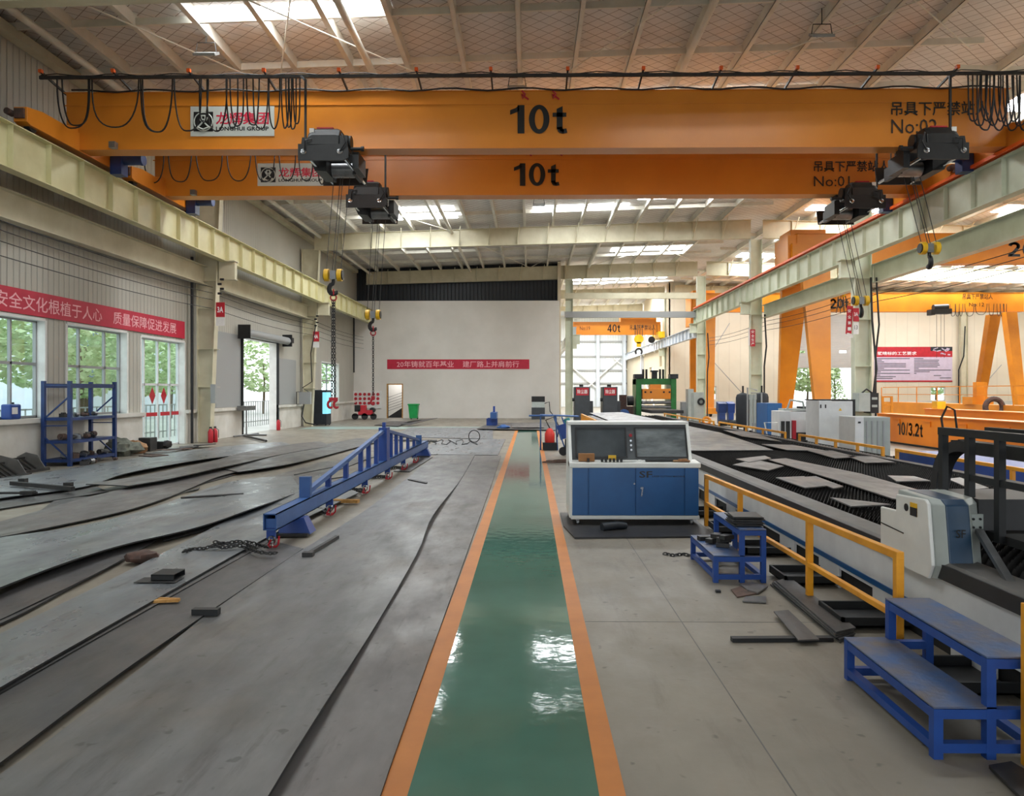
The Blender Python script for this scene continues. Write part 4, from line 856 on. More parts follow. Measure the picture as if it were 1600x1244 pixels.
for i, (a, b, lb, r_) in enumerate((((283, 778, .14), (380, 772, .1), 'thin steel rod lying across the big shiny plate', .018), ((18, 755, .12), (114, 764, .12), 'square steel bar with two lugs on the window lit plate', .035), ((-40, 771, .12), (58, 770, .12), 'thin bar with a black sleeve at the left border', .02),
                                    ((381, 681, .06), (416, 689, .06), 'round steel pipe on the floor before the roller door', .04), ((460, 742, .1), (530, 728, .1), 'dark thin bar lying beside the blue beam post', .012), ((505, 750, .1), (540, 745, .1), 'short dark bar behind the blue beam truss', .012))):
    p, q = FL(*a), FL(*b); mb = MB()
    if i == 1:
        mb.bar(p, q, .07, .07); d = (q-p)
        for t in (.12, .86): c = p+d*t+Vector((0, .12, .03)); mb.cbox(c, (.12, .1, .1))
    else: mb.tube([p, q], r_, 8)
    if i == 2: mb.cbox(q-Vector((.15, 0, 0)), (.2, .1, .06))
    T(mb.build('steel_bar', 'dark_steel'), lb, 'metal bar')
p, q = FL(483, 866, .05), FL(527, 840, .05); mb = MB(); mb.bar(p, q, .045, .05); mb.cbox(p+Vector((0, -.03, 0)), (.11, .08, .06)); T(mb.build('steel_bar', 'dark_steel'), 'dark angle bar on the very large grey plate near the blue beam', 'metal bar')
p = FL(262, 902, .09); r = E('steel_channel', p, 'short black channel offcut lying on the bluish plate', 'metal offcut')
MB().box(p.x-.1, p.x+.1, p.y-.1, p.y+.12, .082, .088).box(p.x-.1, p.x+.1, p.y-.1, p.y-.09, .082, .135).box(p.x-.1, p.x+.1, p.y+.11, p.y+.12, .082, .135).box(p.x-.1, p.x+.1, p.y-.1, p.y+.12, .13, .137).build('channel', 'black', r)
MB().box(p.x-.22, p.x+.14, p.y-.16, p.y+.02, .08, .084).build('thin_scrap', 'dark_steel', r)
p = FL(258, 941, .05); mb = MB(); mb.cbox(p+Vector((0, 0, .012)), (.22, .05, .02), Matrix.Rotation(.15, 3, 'Z')); mb.cbox(p+Vector((.02, .02, .018)), (.17, .03, .02), Matrix.Rotation(-.1, 3, 'Z')); T(mb.build('wood_splinter', 'wood'), 'pale splintered piece of wood on the dark grey plate', 'wood piece')
p = FL(322, 962, .03); T(MB().cbox(p+Vector((0, 0, .03)), (.2, .06, .05)).build('steel_block', 'black'), 'small black spacer block poking from under the dark grey plate', 'spacer block')
p = FL(540, 786, .02); T(MB().cbox(p+Vector((0, 0, .03)), (.42, .1, .05), Matrix.Rotation(-.12, 3, 'Z')).build('wood_beam', 'wood'), 'tan timber offcut under the blue lifting beam', 'wood piece')
p = FL(214, 884, .0); mb = MB(); mb.blob(p+Vector((0, .1, .07)), (.16, .13, .07), 3, .2, 10, 6); T(mb.build('rusty_block', 'brick_rust'), 'rusty lump supporting the edge of the stacked plates', 'block')
# chain heap on the plate
mb = MB(); pts = [FL(px, py, .1+.02*math.sin(px)) for px, py in ((286, 862), (300, 858), (318, 857), (335, 853), (352, 856), (372, 852), (388, 857), (402, 862), (420, 865), (432, 864))]
chain(mb, pts, .06, .009); chain(mb, [p+Vector((.03, .12+.02*i, .0)) for i, p in enumerate(pts[2:8])], .06, .009); chain(mb, [p+Vector((-.03, .06, .03)) for i, p in enumerate(pts[3:8])], .06, .009)
T(mb.build('steel_chain', 'dark_steel'), 'rusty chain lying in a line on the bluish plate', 'chain')
# ----------------------------------------------------------------- blue lifting beam
bx0, bx1 = P(411, 803, 8.05).x, P(432, 803, 8.05).x; zt_ = P(411, 803, 8.05).z; zb_ = P(411, 829, 8.05).z
r = E('lifting_beam', (bx0+.08, 15, 0), 'long blue box lifting beam with a low truss standing on the plates', 'lifting beam')
y0, y1 = 8.05, 20.1; xc = (bx0+bx1)/2; bw = (bx1-bx0)/2
mb = MB(); t = .012; mb.box(bx0, bx0+t, y0, y1, zb_, zt_).box(bx1-t, bx1, y0, y1, zb_, zt_).box(bx0, bx1, y0, y1, zt_-t, zt_).box(bx0, bx1, y0, y1, zb_, zb_+t).box(bx0, bx1, y0+.05, y0+.06, zb_, zb_+.12); mb.build('box_beam', 'blue_beam', r)
ys = [9.34, 14.4, 18.9]; ztop = P(600, 672, 14.4).z
mb = MB(); mb.bar((xc, ys[0]+.1, zt_+.06), (xc, ys[1], ztop), .07, .06).bar((xc, ys[1], ztop), (xc, ys[2], zt_+.1), .07, .06); mb.build('top_chord', 'blue_beam', r)
MB().cbox((xc, ys[1], (zt_+ztop)/2+.02), (.16, .3, ztop-zt_+.06)).box(xc-.03, xc+.03, ys[1]-.05, ys[1]+.05, ztop, ztop+.15).build('centre_post', 'blue_deep', r)
for yy in (10.4, 11.4, 12.4, 13.0, 13.65, 15.1, 15.7, 16.3, 17.2, 18.1):
    f = (yy-ys[0])/(ys[1]-ys[0]) if yy < ys[1] else (ys[2]-yy)/(ys[2]-ys[1]); zz = zt_+.05+(ztop-zt_-.05)*f
    MB().box(xc-.035, xc+.035, yy-.04, yy+.04, zt_, zz).build('truss_post', 'blue_deep', r)
for yy, hh in ((ys[0], .26), (ys[2], .22)): MB().box(xc-.07, xc+.07, yy-.04, yy+.04, zt_, zt_+hh).build('end_plate', 'blue_beam', r)
for yy in (8.95, 19.6):
    c = MB(); vs = [(xc-.2, yy-.14, .04), (xc+.22, yy-.14, .04), (xc+.22, yy+.1, .04), (xc-.2, yy+.1, .04), (xc-.06, yy-.1, zb_), (xc+.13, yy-.1, zb_), (xc+.13, yy+.08, zb_), (xc-.06, yy+.08, zb_)]
    c.add(vs, [(0, 3, 2, 1), (4, 5, 6, 7), (0, 1, 5, 4), (1, 2, 6, 5), (2, 3, 7, 6), (3, 0, 4, 7)]); ft = c.build('support_foot', 'blue_deep', r)
    MB().box(xc-.3, xc+.2, yy-.2, yy-.08, .018, .05).build('base_bar', 'dark_steel', ft)
for i, yy in enumerate((8.1, 10.3, 12.5, 14.5, 16.3, 17.9, 19.8)):
    x_ = bx1-.03 if i else xc; lug = MB(); lug.box(x_-.05, x_+.05, yy-.015, yy+.015, zb_-.1, zb_+.02).build('lug', 'blue_deep', r)
    s_ = MB(); s_.ring((x_+.01, yy-.02, zb_-.11), (.25, 1, 0), .04, .012, 14, 6); s_.ring((x_+.02, yy-.03, zb_-.18), (1, .4, 0), .03, .012, 12, 6); s_.build('shackle', 'chrome', r)
    h_ = MB(); c0 = Vector((x_+.03, yy-.04, max(.06, zb_-.26)))
    h_.tube([c0+Vector(v) for v in ((-.02, 0, .06), (-.05, 0, 0), (-.03, 0, -.03), (.02, 0, -.03), (.06, 0, .01), (.07, 0, .1))], .012, 6); h_.cbox(c0+Vector((-.02, 0, -.02)), (.08, .05, .035)); h_.build('sling_hook', 'red', r)
    if i in (1, 2, 3, 4, 6):
        ch = MB(); sd = -1 if i < 3 else 1; base = Vector((x_, yy, .035))
        chain(ch, [base+Vector((sd*.05, 0, .01)), base+Vector((-.15, .2, 0)), base+Vector((-.35, .1, 0)), base+Vector((-.3, .35, .01)), base+Vector((-.1, .3, .01)), base+Vector((-.45, .45, 0))], .07, .011); ch.build('chain_leg', 'dark_steel', r)
mb = MB(); pts = [FL(665+i*3.2+4*math.sin(i*1.9), 691+4*math.cos(i*1.3), .03) for i in range(26)]; mb.tube(pts, .016, 5); p0 = FL(741, 692, .02); mb.ring(p0+Vector((0, 0, .22)), (.3, 1, 0), .2, .016, 18, 5)
T(mb.build('coiled_cable', 'rubber'), 'tangled black cable on the pale plate beyond the blue beam', 'cable')
# small blue beam near the far wall
c = FL(772, 666, .02); r = E('trestle', c, 'small blue trestle with a box tube near the far end of the plates', 'trestle')
MB().cbox(c+Vector((0, 0, .55)), (.3, 1.6, .3)).build('box_tube', 'blue_beam', r); MB().cbox(c+Vector((-.1, -.5, .2)), (.5, .1, .4)).build('leg', 'blue_deep', r); MB().cbox(c+Vector((-.1, .5, .2)), (.5, .1, .4)).build('leg', 'blue_deep', r); MB().cbox(c+Vector((0, 0, .8)), (.1, .1, .4)).build('lug', 'blue_deep', r)
c = FL(787, 671, .02); T(MB().blob(c+Vector((0, 0, .1)), (.3, .3, .1), 5).build('blue_rag', 'blue_beam'), 'small crumpled blue cloth at the end of the walkway', 'cloth')
# ================================================================= LEFT WALL THINGS
def banner(name, u0, u1, z0, z1, txt, label, plane, c, tw, th, cu):
    r = E(name, ((u0+u1)/2, c, z0) if plane == 'Y' else (c, (u0+u1)/2, z0), label, 'banner')
    if plane == 'Y': MB().box(u0, u1, c-.015, c-.005, z0, z1).build('cloth', 'banner_red', r)
    else: MB().box(c+.005, c+.015, u0, u1, z0, z1).build('cloth', 'banner_red', r)
    for s, w_, u in txt:
        cc = (u, c-.018, (z0+z1)/2) if plane == 'Y' else (c+.018, u, (z0+z1)/2)
        text(s, 'lettering', w_, th, cc, 'banner_text', r, '-Y' if plane == 'Y' else '+X', bold=.006)
X = WX+.03; zt1 = PX(288, 503, X).z; zb1 = PX(288, 529.5, X).z; Y1 = YX(288, X)
def yb(px): return YX(px, X)
s2a, s2b = yb(176), yb(274.5); s1b = yb(158.5); cw = (s2b-s2a)/8
banner('slogan_banner', s1b-cw*10.4, Y1, zb1, zt1, [('质量保障促进发展', s2b-s2a, (s2a+s2b)/2), ('安全文化根植于人心', cw*9-.1, s1b-cw*4.5+.05)], 'long red slogan banner above the windows on the left wall', 'X', X, 0, .36, 0)
xb0, xb1 = P(605, 570, YW).x, P(827, 570, YW).x; zb0, zb1_ = P(0, 577, YW).z, P(0, 562, YW).z
ta, tb, tc_, td = P(620, 570, YW).x, P(709, 570, YW).x, P(723, 570, YW).x, P(811, 570, YW).x
banner('slogan_banner', xb0, xb1, zb0, zb1_, [('20年铸就百年基业', tb-ta, (ta+tb)/2), ('建厂路上并肩前行', td-tc_, (tc_+td)/2)], 'narrow red slogan banner across the white partition wall', 'Y', YW, 0, .42, 0)
# blue storage rack
xa, xf = -11.38, -10.76; ya, yb_ = 17.1, 18.95; zr = 2.0
r = E('storage_rack', ((xa+xf)/2, (ya+yb_)/2, 0), 'dark blue steel storage rack with scrap parts under the window', 'rack')
for yy in (ya, yb_):
    for xx in (xa, xf): MB().box(xx-.04, xx+.04, yy-.04, yy+.04, 0, zr).build('post', 'rack_blue', r)
    mb = MB(); mb.bar((xa, yy, zr-.1), (xf, yy, zr-.1), .03, .03); mb.bar((xa, yy, 1.1), (xf, yy, 1.65), .03, .03); mb.bar((xa, yy, .95), (xf, yy, .95), .025, .025); mb.bar((xa, yy, .7), (xf, yy, .15), .03, .03); mb.build('side_brace', 'rack_blue', r)
for zz in (1.9, ):
    for xx in (xa, xf): MB().box(xx-.02, xx+.02, ya, yb_, zz-.06, zz+.04).build('top_rail', 'rack_blue', r)
for zz in (1.14, .6, .16): MB().box(xa-.03, xf+.03, ya, yb_, zz-.07, zz+.0).build('shelf', 'rack_blue', r)
rr = random.Random(3); kinds = ['dark cast part', 'rusty steel offcut', 'grey steel fitting']
for li, zz in enumerate((1.14, .6, .16, 0)):
    for k in range((5, 7, 10, 6)[li]):
        yy = ya+.14+(yb_-ya-.3)*(k+.5)/(5, 7, 10, 6)[li]; xx = -11.05+rr.uniform(-.12, .18) if li < 3 else -10.6+rr.uniform(-.25, .02); s_ = rr.uniform(.06, .11) if li > 0 else .08
        mb = MB()
        if (k+li) % 3 == 0: mb.cbox((xx, yy, zz+s_*.55), (s_*2, s_*1.6, s_*1.1), Matrix.Rotation(rr.uniform(0, 3), 3, 'Z')); mb.cbox((xx, yy, zz+s_*1.2), (s_, s_, s_*.4), Matrix.Rotation(rr.uniform(0, 3), 3, 'Z'))
        elif (k+li) % 3 == 1: mb.cyl((xx, yy-s_*.7, zz+s_*.7), (xx, yy+s_*.7, zz+s_*.7), s_*.7, n=12); mb.cyl((xx, yy-s_, zz+s_*.7), (xx, yy+s_, zz+s_*.7), s_*.35, n=10)
        else: mb.blob((xx, yy, zz+s_*.6), (s_, s_, s_*.6), k+li, .3, 8, 5)
        T(mb.build('scrap_part', ['dark_steel', 'rust', 'steel_grey'][(k*2+li) % 3]), ['dark machine part on the top shelf of the blue rack', 'metal part on the middle shelf of the blue rack', 'steel part heaped on the lowest shelf of the blue rack', 'scrap part on the floor at the foot of the blue rack'][li], 'scrap part', ['parts on the top rack shelf', 'parts on the middle rack shelf', 'parts on the lowest rack shelf', 'parts on the floor by the rack'][li])
# jerrycan on the ledge
c = PX(19, 650, WX-.0); yj = YX(18, WX+.03); r = E('jerrycan', (WX+.03, yj, 1.13), 'dark blue plastic jerrycan standing on the window ledge', 'jerrycan')
MB().box(WX-.1, WX+.14, yj-.17, yj+.17, 1.13, 1.47).build('body', 'blue_deep', r, bevel=.035); MB().box(WX+.14, WX+.143, yj-.14, yj+.04, 1.25, 1.4).build('label', 'white_paint', r)
MB().cyl((WX, yj+.08, 1.46), (WX, yj+.08, 1.51), .03).build('cap', 'black', r)
# leaning slotted frames
for i, (px, lb) in enumerate(((14, 'slotted black steel tray leaning at the left border'), (46, 'slotted black steel tray leaning nearer the blue rack'))):
    b = FL(px, 748-i*10, 0); r = E('slotted_tray', b, lb, 'steel tray', 'slotted trays by the left wall'); R_ = Matrix.Rotation(-.95, 3, 'Y')
    mb = MB(); o = b+Vector((-.3, 0, .22))
    for k in range(5): mb.cbox(o+Vector((.14, -.3+.15*k, -.1)), (.5, .04, .03), Matrix.Rotation(.6, 3, 'Y'))
    mb.cbox(o+Vector((.33, 0, -.2)), (.05, .75, .04)); mb.cbox(o+Vector((-.08, 0, .06)), (.05, .75, .04)); mb.build('slats', 'dark_steel', r)
    mb = MB()
    for s_ in (-.4, .4): MB().prism([(b.x-.55, 0), (b.x+.12, 0), (b.x-.1, .34), (b.x-.35, .4), (b.x-.55, .3)], 'y', b.y+s_-.01, b.y+s_+.01).build('end_plate', 'bed_grey', r)
    MB().cbox(b+Vector((.1, 0, .03)), (.08, .95, .06)).build('base_bar', 'dark_steel', r)
# tarp, sack and scraps along the wall
a = Vector((-10.65, 20.0, 0)); T(MB().blob(a+Vector((-.45, 0, .2)), (.36, .5, .26), 2, .35, 14, 9).build('tarpaulin', 'tarp'), 'crumpled olive grey tarpaulin heaped right of the blue rack', 'tarpaulin')
a = Vector((-10.8, 20.65, 0)); T(MB().blob(a+Vector((-.35, .15, .17)), (.26, .3, .2), 6, .25, 12, 8).build('sack', 'sack_tan'), 'tan and red sack next to the crumpled tarpaulin', 'sack')
a = Vector((-10.95, 21.45, 0)); T(MB().cbox(a+Vector((-.3, .1, .2)), (.35, .4, .4)).build('box', 'dark_steel', bevel=.01), 'dark square box beside the glazed door', 'box')
a = Vector((-10.9, 22.1, 0)); T(MB().cbox(a+Vector((-.3, .1, .12)), (.3, .3, .24)).blob(a+Vector((-.1, .1, .15)), (.15, .15, .12), 4).build('motor_part', 'dark_steel'), 'dark lump of machine parts before the glazed door', 'scrap part')
for i, (px, py, w_, l_) in enumerate(((250, 708, .5, .7), (262, 705, .4, 1.0), (272, 702, .5, .9), (285, 700, .3, 1.1), (300, 697, .4, .9), (240, 712, .5, .5), (320, 695, .3, .7))):
    p = FL(px, py, .02+.012*i); T(MB().cbox(p, (w_, l_, .025), Matrix.Rotation(.3*math.sin(i*2.1)-.2, 3, 'Z')).build('plate_offcut', ['plate_dark', 'plate_grey', 'rust'][i % 3]), 'small plate offcut scattered on the floor before the glazed door', 'metal offcut', 'offcuts before the glazed door')
T(MB().bar(FL(175, 712, .03), FL(245, 700, .03), .12, .08).build('steel_beam', 'dark_steel'), 'dark low steel section along the wall beside the rack', 'metal bar')
def extinguisher(px, py, label, grp='fire extinguishers by the left wall'):
    b = FL(px, py); r = E('fire_extinguisher', b, label, 'fire extinguisher', grp)
    MB().tube([b+Vector((0, 0, v)) for v in (0, .02, .38, .45, .48)], [.07, .085, .085, .05, .03], 14).build('cylinder', 'red', r)
    MB().cbox(b+Vector((0, 0, .52)), (.04, .12, .05)).tube([b+Vector((0, .03, .5)), b+Vector((.1, .05, .42)), b+Vector((.1, .05, .15))], .012, 6).build('valve', 'black', r)
extinguisher(329, 692, 'left one of two red fire extinguishers at the tapered column foot'); extinguisher(336, 691, 'right one of two red fire extinguishers at the tapered column foot'); extinguisher(435, 672.5, 'single red fire extinguisher beyond the roller door opening')
# barrier before the roller door
p = FL(385, 681); q = FL(372, 686); r = E('barrier_stand', p, 'grey tube barrier stand in front of the roller door', 'barrier')
yy = p.y; xx = p.x
MB().tube([(xx-.1, yy, .03), (xx+.8, yy, .03)], .035, 8).build('foot_bar', 'steel_grey', r); MB().tube([(xx-.1, yy-1.0, .03), (xx+.1, yy+1.0, .03)], .035, 8).build('foot_bar', 'steel_grey', r); MB().tube([(xx, yy, .03), (xx, yy, 1.05)], .03, 8).build('upright', 'steel_grey', r)
MB().cbox((xx, yy, 1.1), (.35, 1.0, .18)).build('head', 'steel_grey', r)
# vending machine, column control box and cable at the second column
b = FL(499, 665); r = E('vending_machine', b, 'tall dark vending machine with a lit cyan window by the second column', 'vending machine')
x0, x1 = P(487, 660, b.y).x, P(510, 660, b.y).x; zt2 = P(0, 609.5, b.y).z
MB().box(x0, x1-.1, b.y, b.y+.9, .05, zt2).build('cabinet', 'insul_dark', r, bevel=.02); MB().box(x1-.1, x1, b.y, b.y+.9, .05, zt2).build('door', 'insul_dark', r); MB().box(x1-.005, x1+.01, b.y-.005, b.y+.8, .6, zt2-.12).box(x1-.2, x1+.01, b.y-.01, b.y, .6, zt2-.12).build('display', 'screen_cyan', r)
for i in range(4): MB().box(x0+.02+(x1-x0-.1)*(i % 2), x0+.08+(x1-x0-.1)*(i % 2), b.y+.05+.7*(i//2), b.y+.1+.7*(i//2), 0, .05).build('foot', 'black', r)
p = P(478, 622, 36.2); p.x = -10.95; r = E('control_box', (p.x, p.y, p.z-.3), 'grey switch box with looping cables on the second left column', 'control box')
MB().cbox(p+Vector((-.1, -.1, 0)), (.55, .25, .6)).build('housing', 'lamp_grey', r); MB().tube([p+Vector((-.1, -.3, -.3)), p+Vector((-.2, -.35, -.9)), p+Vector((.0, -.4, -1.2)), p+Vector((.5, -.5, -1.3))], .03, 6).tube([p+Vector((.1, -.2, .3)), p+Vector((-.2, -.25, .5)), p+Vector((.25, -.2, .8)), p+Vector((.2, -.2, 2.2)), p+Vector((.45, -.2, 3.6))], .025, 6).build('cable', 'rubber', r)
MB().tube([p+Vector((-.3, -.15, .3)), p+Vector((-.5, -.2, .3)), p+Vector((-.5, -.2, -.3)), p+Vector((-.3, -.15, -.3))], .02, 6).build('pipe', 'black', r)
for yy, lb in ((25.05, 'small red and white column number sign on the first tapered column'), (36.9, 'small red column sign on the second left column')):
    X_ = -10.66 if yy < 30 else -10.85; zz = P(0, 485, 25).z if yy < 30 else P(0, 527, 37).z
    o = MB().box(X_-.0, X_+.3, yy-.18, yy-.17, zz-.25, zz+.25); r = E('column_sign', (X_+.15, yy-.175, zz-.55), lb, 'sign'); o.build('red_panel', 'red', r); MB().box(X_, X_+.3, yy-.18, yy-.17, zz-.55, zz-.27).build('white_panel', 'white_paint', r)
    text('3A' if yy < 30 else '4A', 'lettering', .2, .2, (X_+.15, yy-.183, zz), 'letter_white', r, bold=.03)
    mb = MB()
    for k in range(4): mb.cbox((X_+.12+.08*(k % 2), yy-.16, zz+.55+.16*k), (.12, .06, .07))
    mb.build('insulator', 'black', r)
p = P(331, 617, 25); r = E('socket_box', (p.x, 25.1, 1.35), 'small grey socket box on the first tapered column', 'control box'); MB().box(p.x-.05, p.x+.12, 25.0, 25.14, 1.35, 2.0).build('housing', 'lamp_grey', r)
r = E('drain_pipe', (-11.5, 24.6, 0), 'black drain pipe running down beside the first column', 'pipe'); MB().tube([(-11.42, 24.75, 0.0), (-11.42, 24.75, 6.3)], .05, 8).build('pipe', 'black', r)
T(MB().tube([(WX+.04, 48.22, 3.0), (WX+.04, 48.22, 7.4)], .05, 8).build('drain_pipe', 'black'), 'black drain pipe in the corner by the white wall', 'pipe')
# far left corner: reel board, pump cart, bin, console
x0, x1 = P(552, 620, YW).x, P(596, 620, YW).x; z0_, z1_ = P(0, 638, YW).z, P(0, 611, YW).z
r = E('reel_board', ((x0+x1)/2, YW-.05, z0_), 'white wall board with three rows of round red dials', 'board'); MB().box(x0, x1, YW-.08, YW-.02, z0_, z1_).build('panel', 'white_paint', r)
for i in range(18): cx = x0+(x1-x0)*(.1+.157*(i % 6)); cz = z1_-.22-.29*(i//6); MB().cyl((cx, YW-.12, cz), (cx, YW-.08, cz), .1, n=16).build('red_disc', 'red', r)
b = FL(568, 656); r = E('pump_cart', b, 'red and black engine pump cart below the white dial board', 'cart')
MB().cbox(b+Vector((.1, .3, .45)), (.9, .5, .3)).cbox(b+Vector((-.1, .3, .75)), (.4, .4, .3)).build('engine', 'red', r); MB().cbox(b+Vector((-.4, .3, .7)), (.35, .5, .4)).cyl(b+Vector((.5, .1, .6)), b+Vector((.5, .5, .6)), .16).cbox(b+Vector((0, .3, .28)), (1.4, .5, .06)).build('frame', 'black', r)
for dx in (-.55, .05, .6): MB().cyl(b+Vector((dx, .05, .2)), b+Vector((dx, .15, .2)), .2, n=16).build('wheel', 'rubber', r)
b = FL(646.5, 655.5); r = E('wheelie_bin', b, 'green plastic wheelie bin against the white wall', 'bin'); mb = MB()
mb.add([(b.x-.23, b.y-.25, .08), (b.x+.23, b.y-.25, .08), (b.x+.23, b.y+.2, .08), (b.x-.23, b.y+.2, .08), (b.x-.3, b.y-.32, .9), (b.x+.3, b.y-.32, .9), (b.x+.3, b.y+.28, .9), (b.x-.3, b.y+.28, .9)], [(0, 3, 2, 1), (4, 5, 6, 7), (0, 1, 5, 4), (1, 2, 6, 5), (2, 3, 7, 6), (3, 0, 4, 7)]); mb.build('body', 'green_bin', r)
MB().box(b.x-.34, b.x+.34, b.y-.36, b.y+.32, .9, .98).build('lid', 'green_bin', r, bevel=.02)
for s_ in (-.2, .2): MB().cyl((b.x+s_-.03, b.y+.25, .1), (b.x+s_+.03, b.y+.25, .1), .1, n=12).build('wheel', 'rubber', r)
b = FL(841, 655.5); r = E('control_desk', b, 'old grey and black control desk beside the white partition end', 'control desk')
MB().box(b.x-.42, b.x+.42, b.y, b.y+.6, 0, .75).build('cabinet', 'dark_grey_cab', r); mb = MB(); mb.prism([(b.y-.02, .75), (b.y+.25, 1.1), (b.y+.6, 1.1), (b.y+.6, .75)], 'x', b.x-.4, b.x+.4); mb.build('sloped_panel', 'grey_cab', r); MB().box(b.x-.42, b.x+.42, b.y+.25, b.y+.6, 1.1, 1.45).build('head', 'black', r)
MB().tube([(b.x+.4, b.y+.3, 1.0), (b.x+.7, b.y+.3, 1.1), (b.x+.75, b.y+.5, .5), (b.x+1.1, b.y+.4, .1)], .03, 6).build('cable', 'rubber', r)
T(MB().cyl((P(870, 600, 47.9).x, 48.1, 5.4), (P(870, 600, 47.9).x, 48.1, 6.0), .12, n=10).build('alarm_horn', 'black'), 'small black horn on the white partition edge', 'horn') if 0 else None
# ================================================================= RIGHT SIDE: CONSOLE
yc0 = 9.6; cx0, cx1 = P(893, 800, yc0).x, P(1092, 800, yc0).x; zA = .085; zB = P(0, 804, yc0).z; zC = P(0, 730, yc0).z; zD = P(0, 722, yc0).z; zT = P(0, 661, yc0+.45).z
r = E('control_console', ((cx0+cx1)/2, yc0+.4, 0), 'blue and white laser cutter control console with two sloped screens', 'control console')
yb0 = yc0+.8
MB().box(cx0+.01, cx1-.01, yc0+.02, yb0, zB-.02, zC+.02).build('cabinet', 'console_blue', r)
MB().box(cx0-.01, cx1+.01, yc0-.01, yb0, zA-.0, zB).build('plinth', 'console_white', r, bevel=.01)
w4 = cx1-cx0
for i, (a, b, nm_) in enumerate(((.0, .13, 'side_panel'), (.135, .5, 'door'), (.505, .885, 'door'), (.89, 1.0, 'side_panel'))):
    d = MB().box(cx0+w4*a+.003, cx0+w4*b-.003, yc0, yc0+.022, zB+.005, zC).build(nm_, 'console_blue', r, bevel=.003)
    if i == 2:
        c = P(1003, 768, yc0); MB().cbox((c.x, yc0-.015, c.z), (.018, .02, .12), Matrix.Rotation(.15, 3, 'Y')).cyl((c.x-.008, yc0-.02, c.z+.045), (c.x-.008, yc0, c.z+.045), .015, n=10).build('handle', 'chrome', d)
        c = P(1009, 741.5, yc0); text('SF', 'lettering', .17, .085, (c.x, yc0-.003, c.z), 'letter_black', d, bold=.015)
        c = P(1044.5, 744.5, yc0); text('LASER CUTTING MACHINE', 'lettering', .42, .022, (c.x, yc0-.003, c.z), 'letter_black', d, bold=.008)
    if i == 1: MB().cyl((cx0+w4*.5-.012, yc0-.006, .55), (cx0+w4*.5-.012, yc0, .55), .012, n=8).build('lock', 'chrome', d)
mb = MB(); mb.prism([(yc0-.03, zC), (yc0-.03, zD), (yc0+.3, zD+.02), (yc0+.3, zC)], 'x', cx0-.03, cx1+.02); mb.build('worktop', 'console_white', r, bevel=.012)
# screen housing, sides and top rim in white, grey fascia
xh1 = cx1-.07; yt0, yt1 = yc0+.22, yc0+.42
mb = MB()
mb.add([(cx0-.03, yt0-.24, zC), (cx0-.03, yt1, zT), (cx0-.03, yb0, zT), (cx0-.03, yb0, zA+.02), (cx0-.03, yc0-.0, zA+.02)]+[(cx0+.012, yt0-.24, zC), (cx0+.012, yt1, zT), (cx0+.012, yb0, zT), (cx0+.012, yb0, zA+.02), (cx0+.012, yc0, zA+.02)], [(0, 1, 2, 3, 4), (5, 6, 7, 8, 9)]+[(i, (i+1) % 5, (i+1) % 5+5, i+5) for i in range(5)]); mb.build('side_cover', 'console_white', r, bevel=.008)
mb = MB(); mb.prism([(yt0-.06, zD), (yt1-.03, zT), (yb0, zT), (yb0, zD)], 'x', xh1-.02, xh1+.02); mb.build('side_cover', 'console_white', r, bevel=.008)
MB().box(cx0-.03, xh1+.02, yt1-.035, yb0, zT-.02, zT+.025).build('top_cover', 'console_white', r, bevel=.01)
mb = MB(); mb.prism([(yt0, zD+.015), (yt1, zT-.02), (yb0-.02, zT-.02), (yb0-.02, zD)], 'x', cx0+.012, xh1-.02); mb.build('fascia', 'console_grey', r)
sl = (yt1-yt0)/(zT-.02-zD-.015)
def onf(z, off=.0): return yt0+(z-zD-.015)*sl-off
za, zb1 = zD+.05, zT-.06
for i, (pa, pb) in enumerate(((900, 978), (993, 1072))):
    xa_, xb_ = P(pa, 700, yt0+.1).x, P(pb, 700, yt0+.1).x
    q = MB(); q.add([(xa_, onf(za, .006), za), (xb_, onf(za, .006), za), (xb_, onf(zb1, .006), zb1), (xa_, onf(zb1, .006), zb1), (xa_, onf(za)+.01, za), (xb_, onf(za)+.01, za), (xb_, onf(zb1)+.01, zb1), (xa_, onf(zb1)+.01, zb1)], [(0, 1, 2, 3), (4, 7, 6, 5), (0, 4, 5, 1), (1, 5, 6, 2), (2, 6, 7, 3), (3, 7, 4, 0)])
    q.build('screen', 'screen' if i == 0 else 'screen_film', r)
    fr = MB()
    for (A, B) in (((xa_, za), (xb_, za)), ((xb_, za), (xb_, zb1)), ((xb_, zb1), (xa_, zb1)), ((xa_, zb1), (xa_, za))): fr.bar((A[0], onf(A[1], .008), A[1]), (B[0], onf(B[1], .008), B[1]), .018, .018)
    fr.build('screen_frame', 'bed_dark', r)
for k, zz in enumerate((1.16, 1.09, 1.03, .97)):
    x = P(985.5, 690, yt0+.1).x; MB().cyl((x, onf(zz, .03 if k == 0 else .015), zz), (x, onf(zz), zz), .022 if k == 0 else .014, n=12).build('button', 'red' if k == 0 else 'chrome', r)
for sx in (cx0+.08, cx1-.1, cx0-.0):
    yy = yc0+.06 if sx != cx0 else yb0-.1
    MB().cyl((sx-.015, yy-.06, .05), (sx+.015, yy-.06, .05), .028, n=14).box(sx-.02, sx+.02, yy-.07, yy+.0, .07, .09).build('caster', 'steel_grey', r)
MB().cyl((cx1-.12, yb0-.1, .05), (cx1-.09, yb0-.1, .05), .028, n=14).box(cx1-.13, cx1-.08, yb0-.12, yb0-.06, .07, .09).build('caster', 'steel_grey', r)
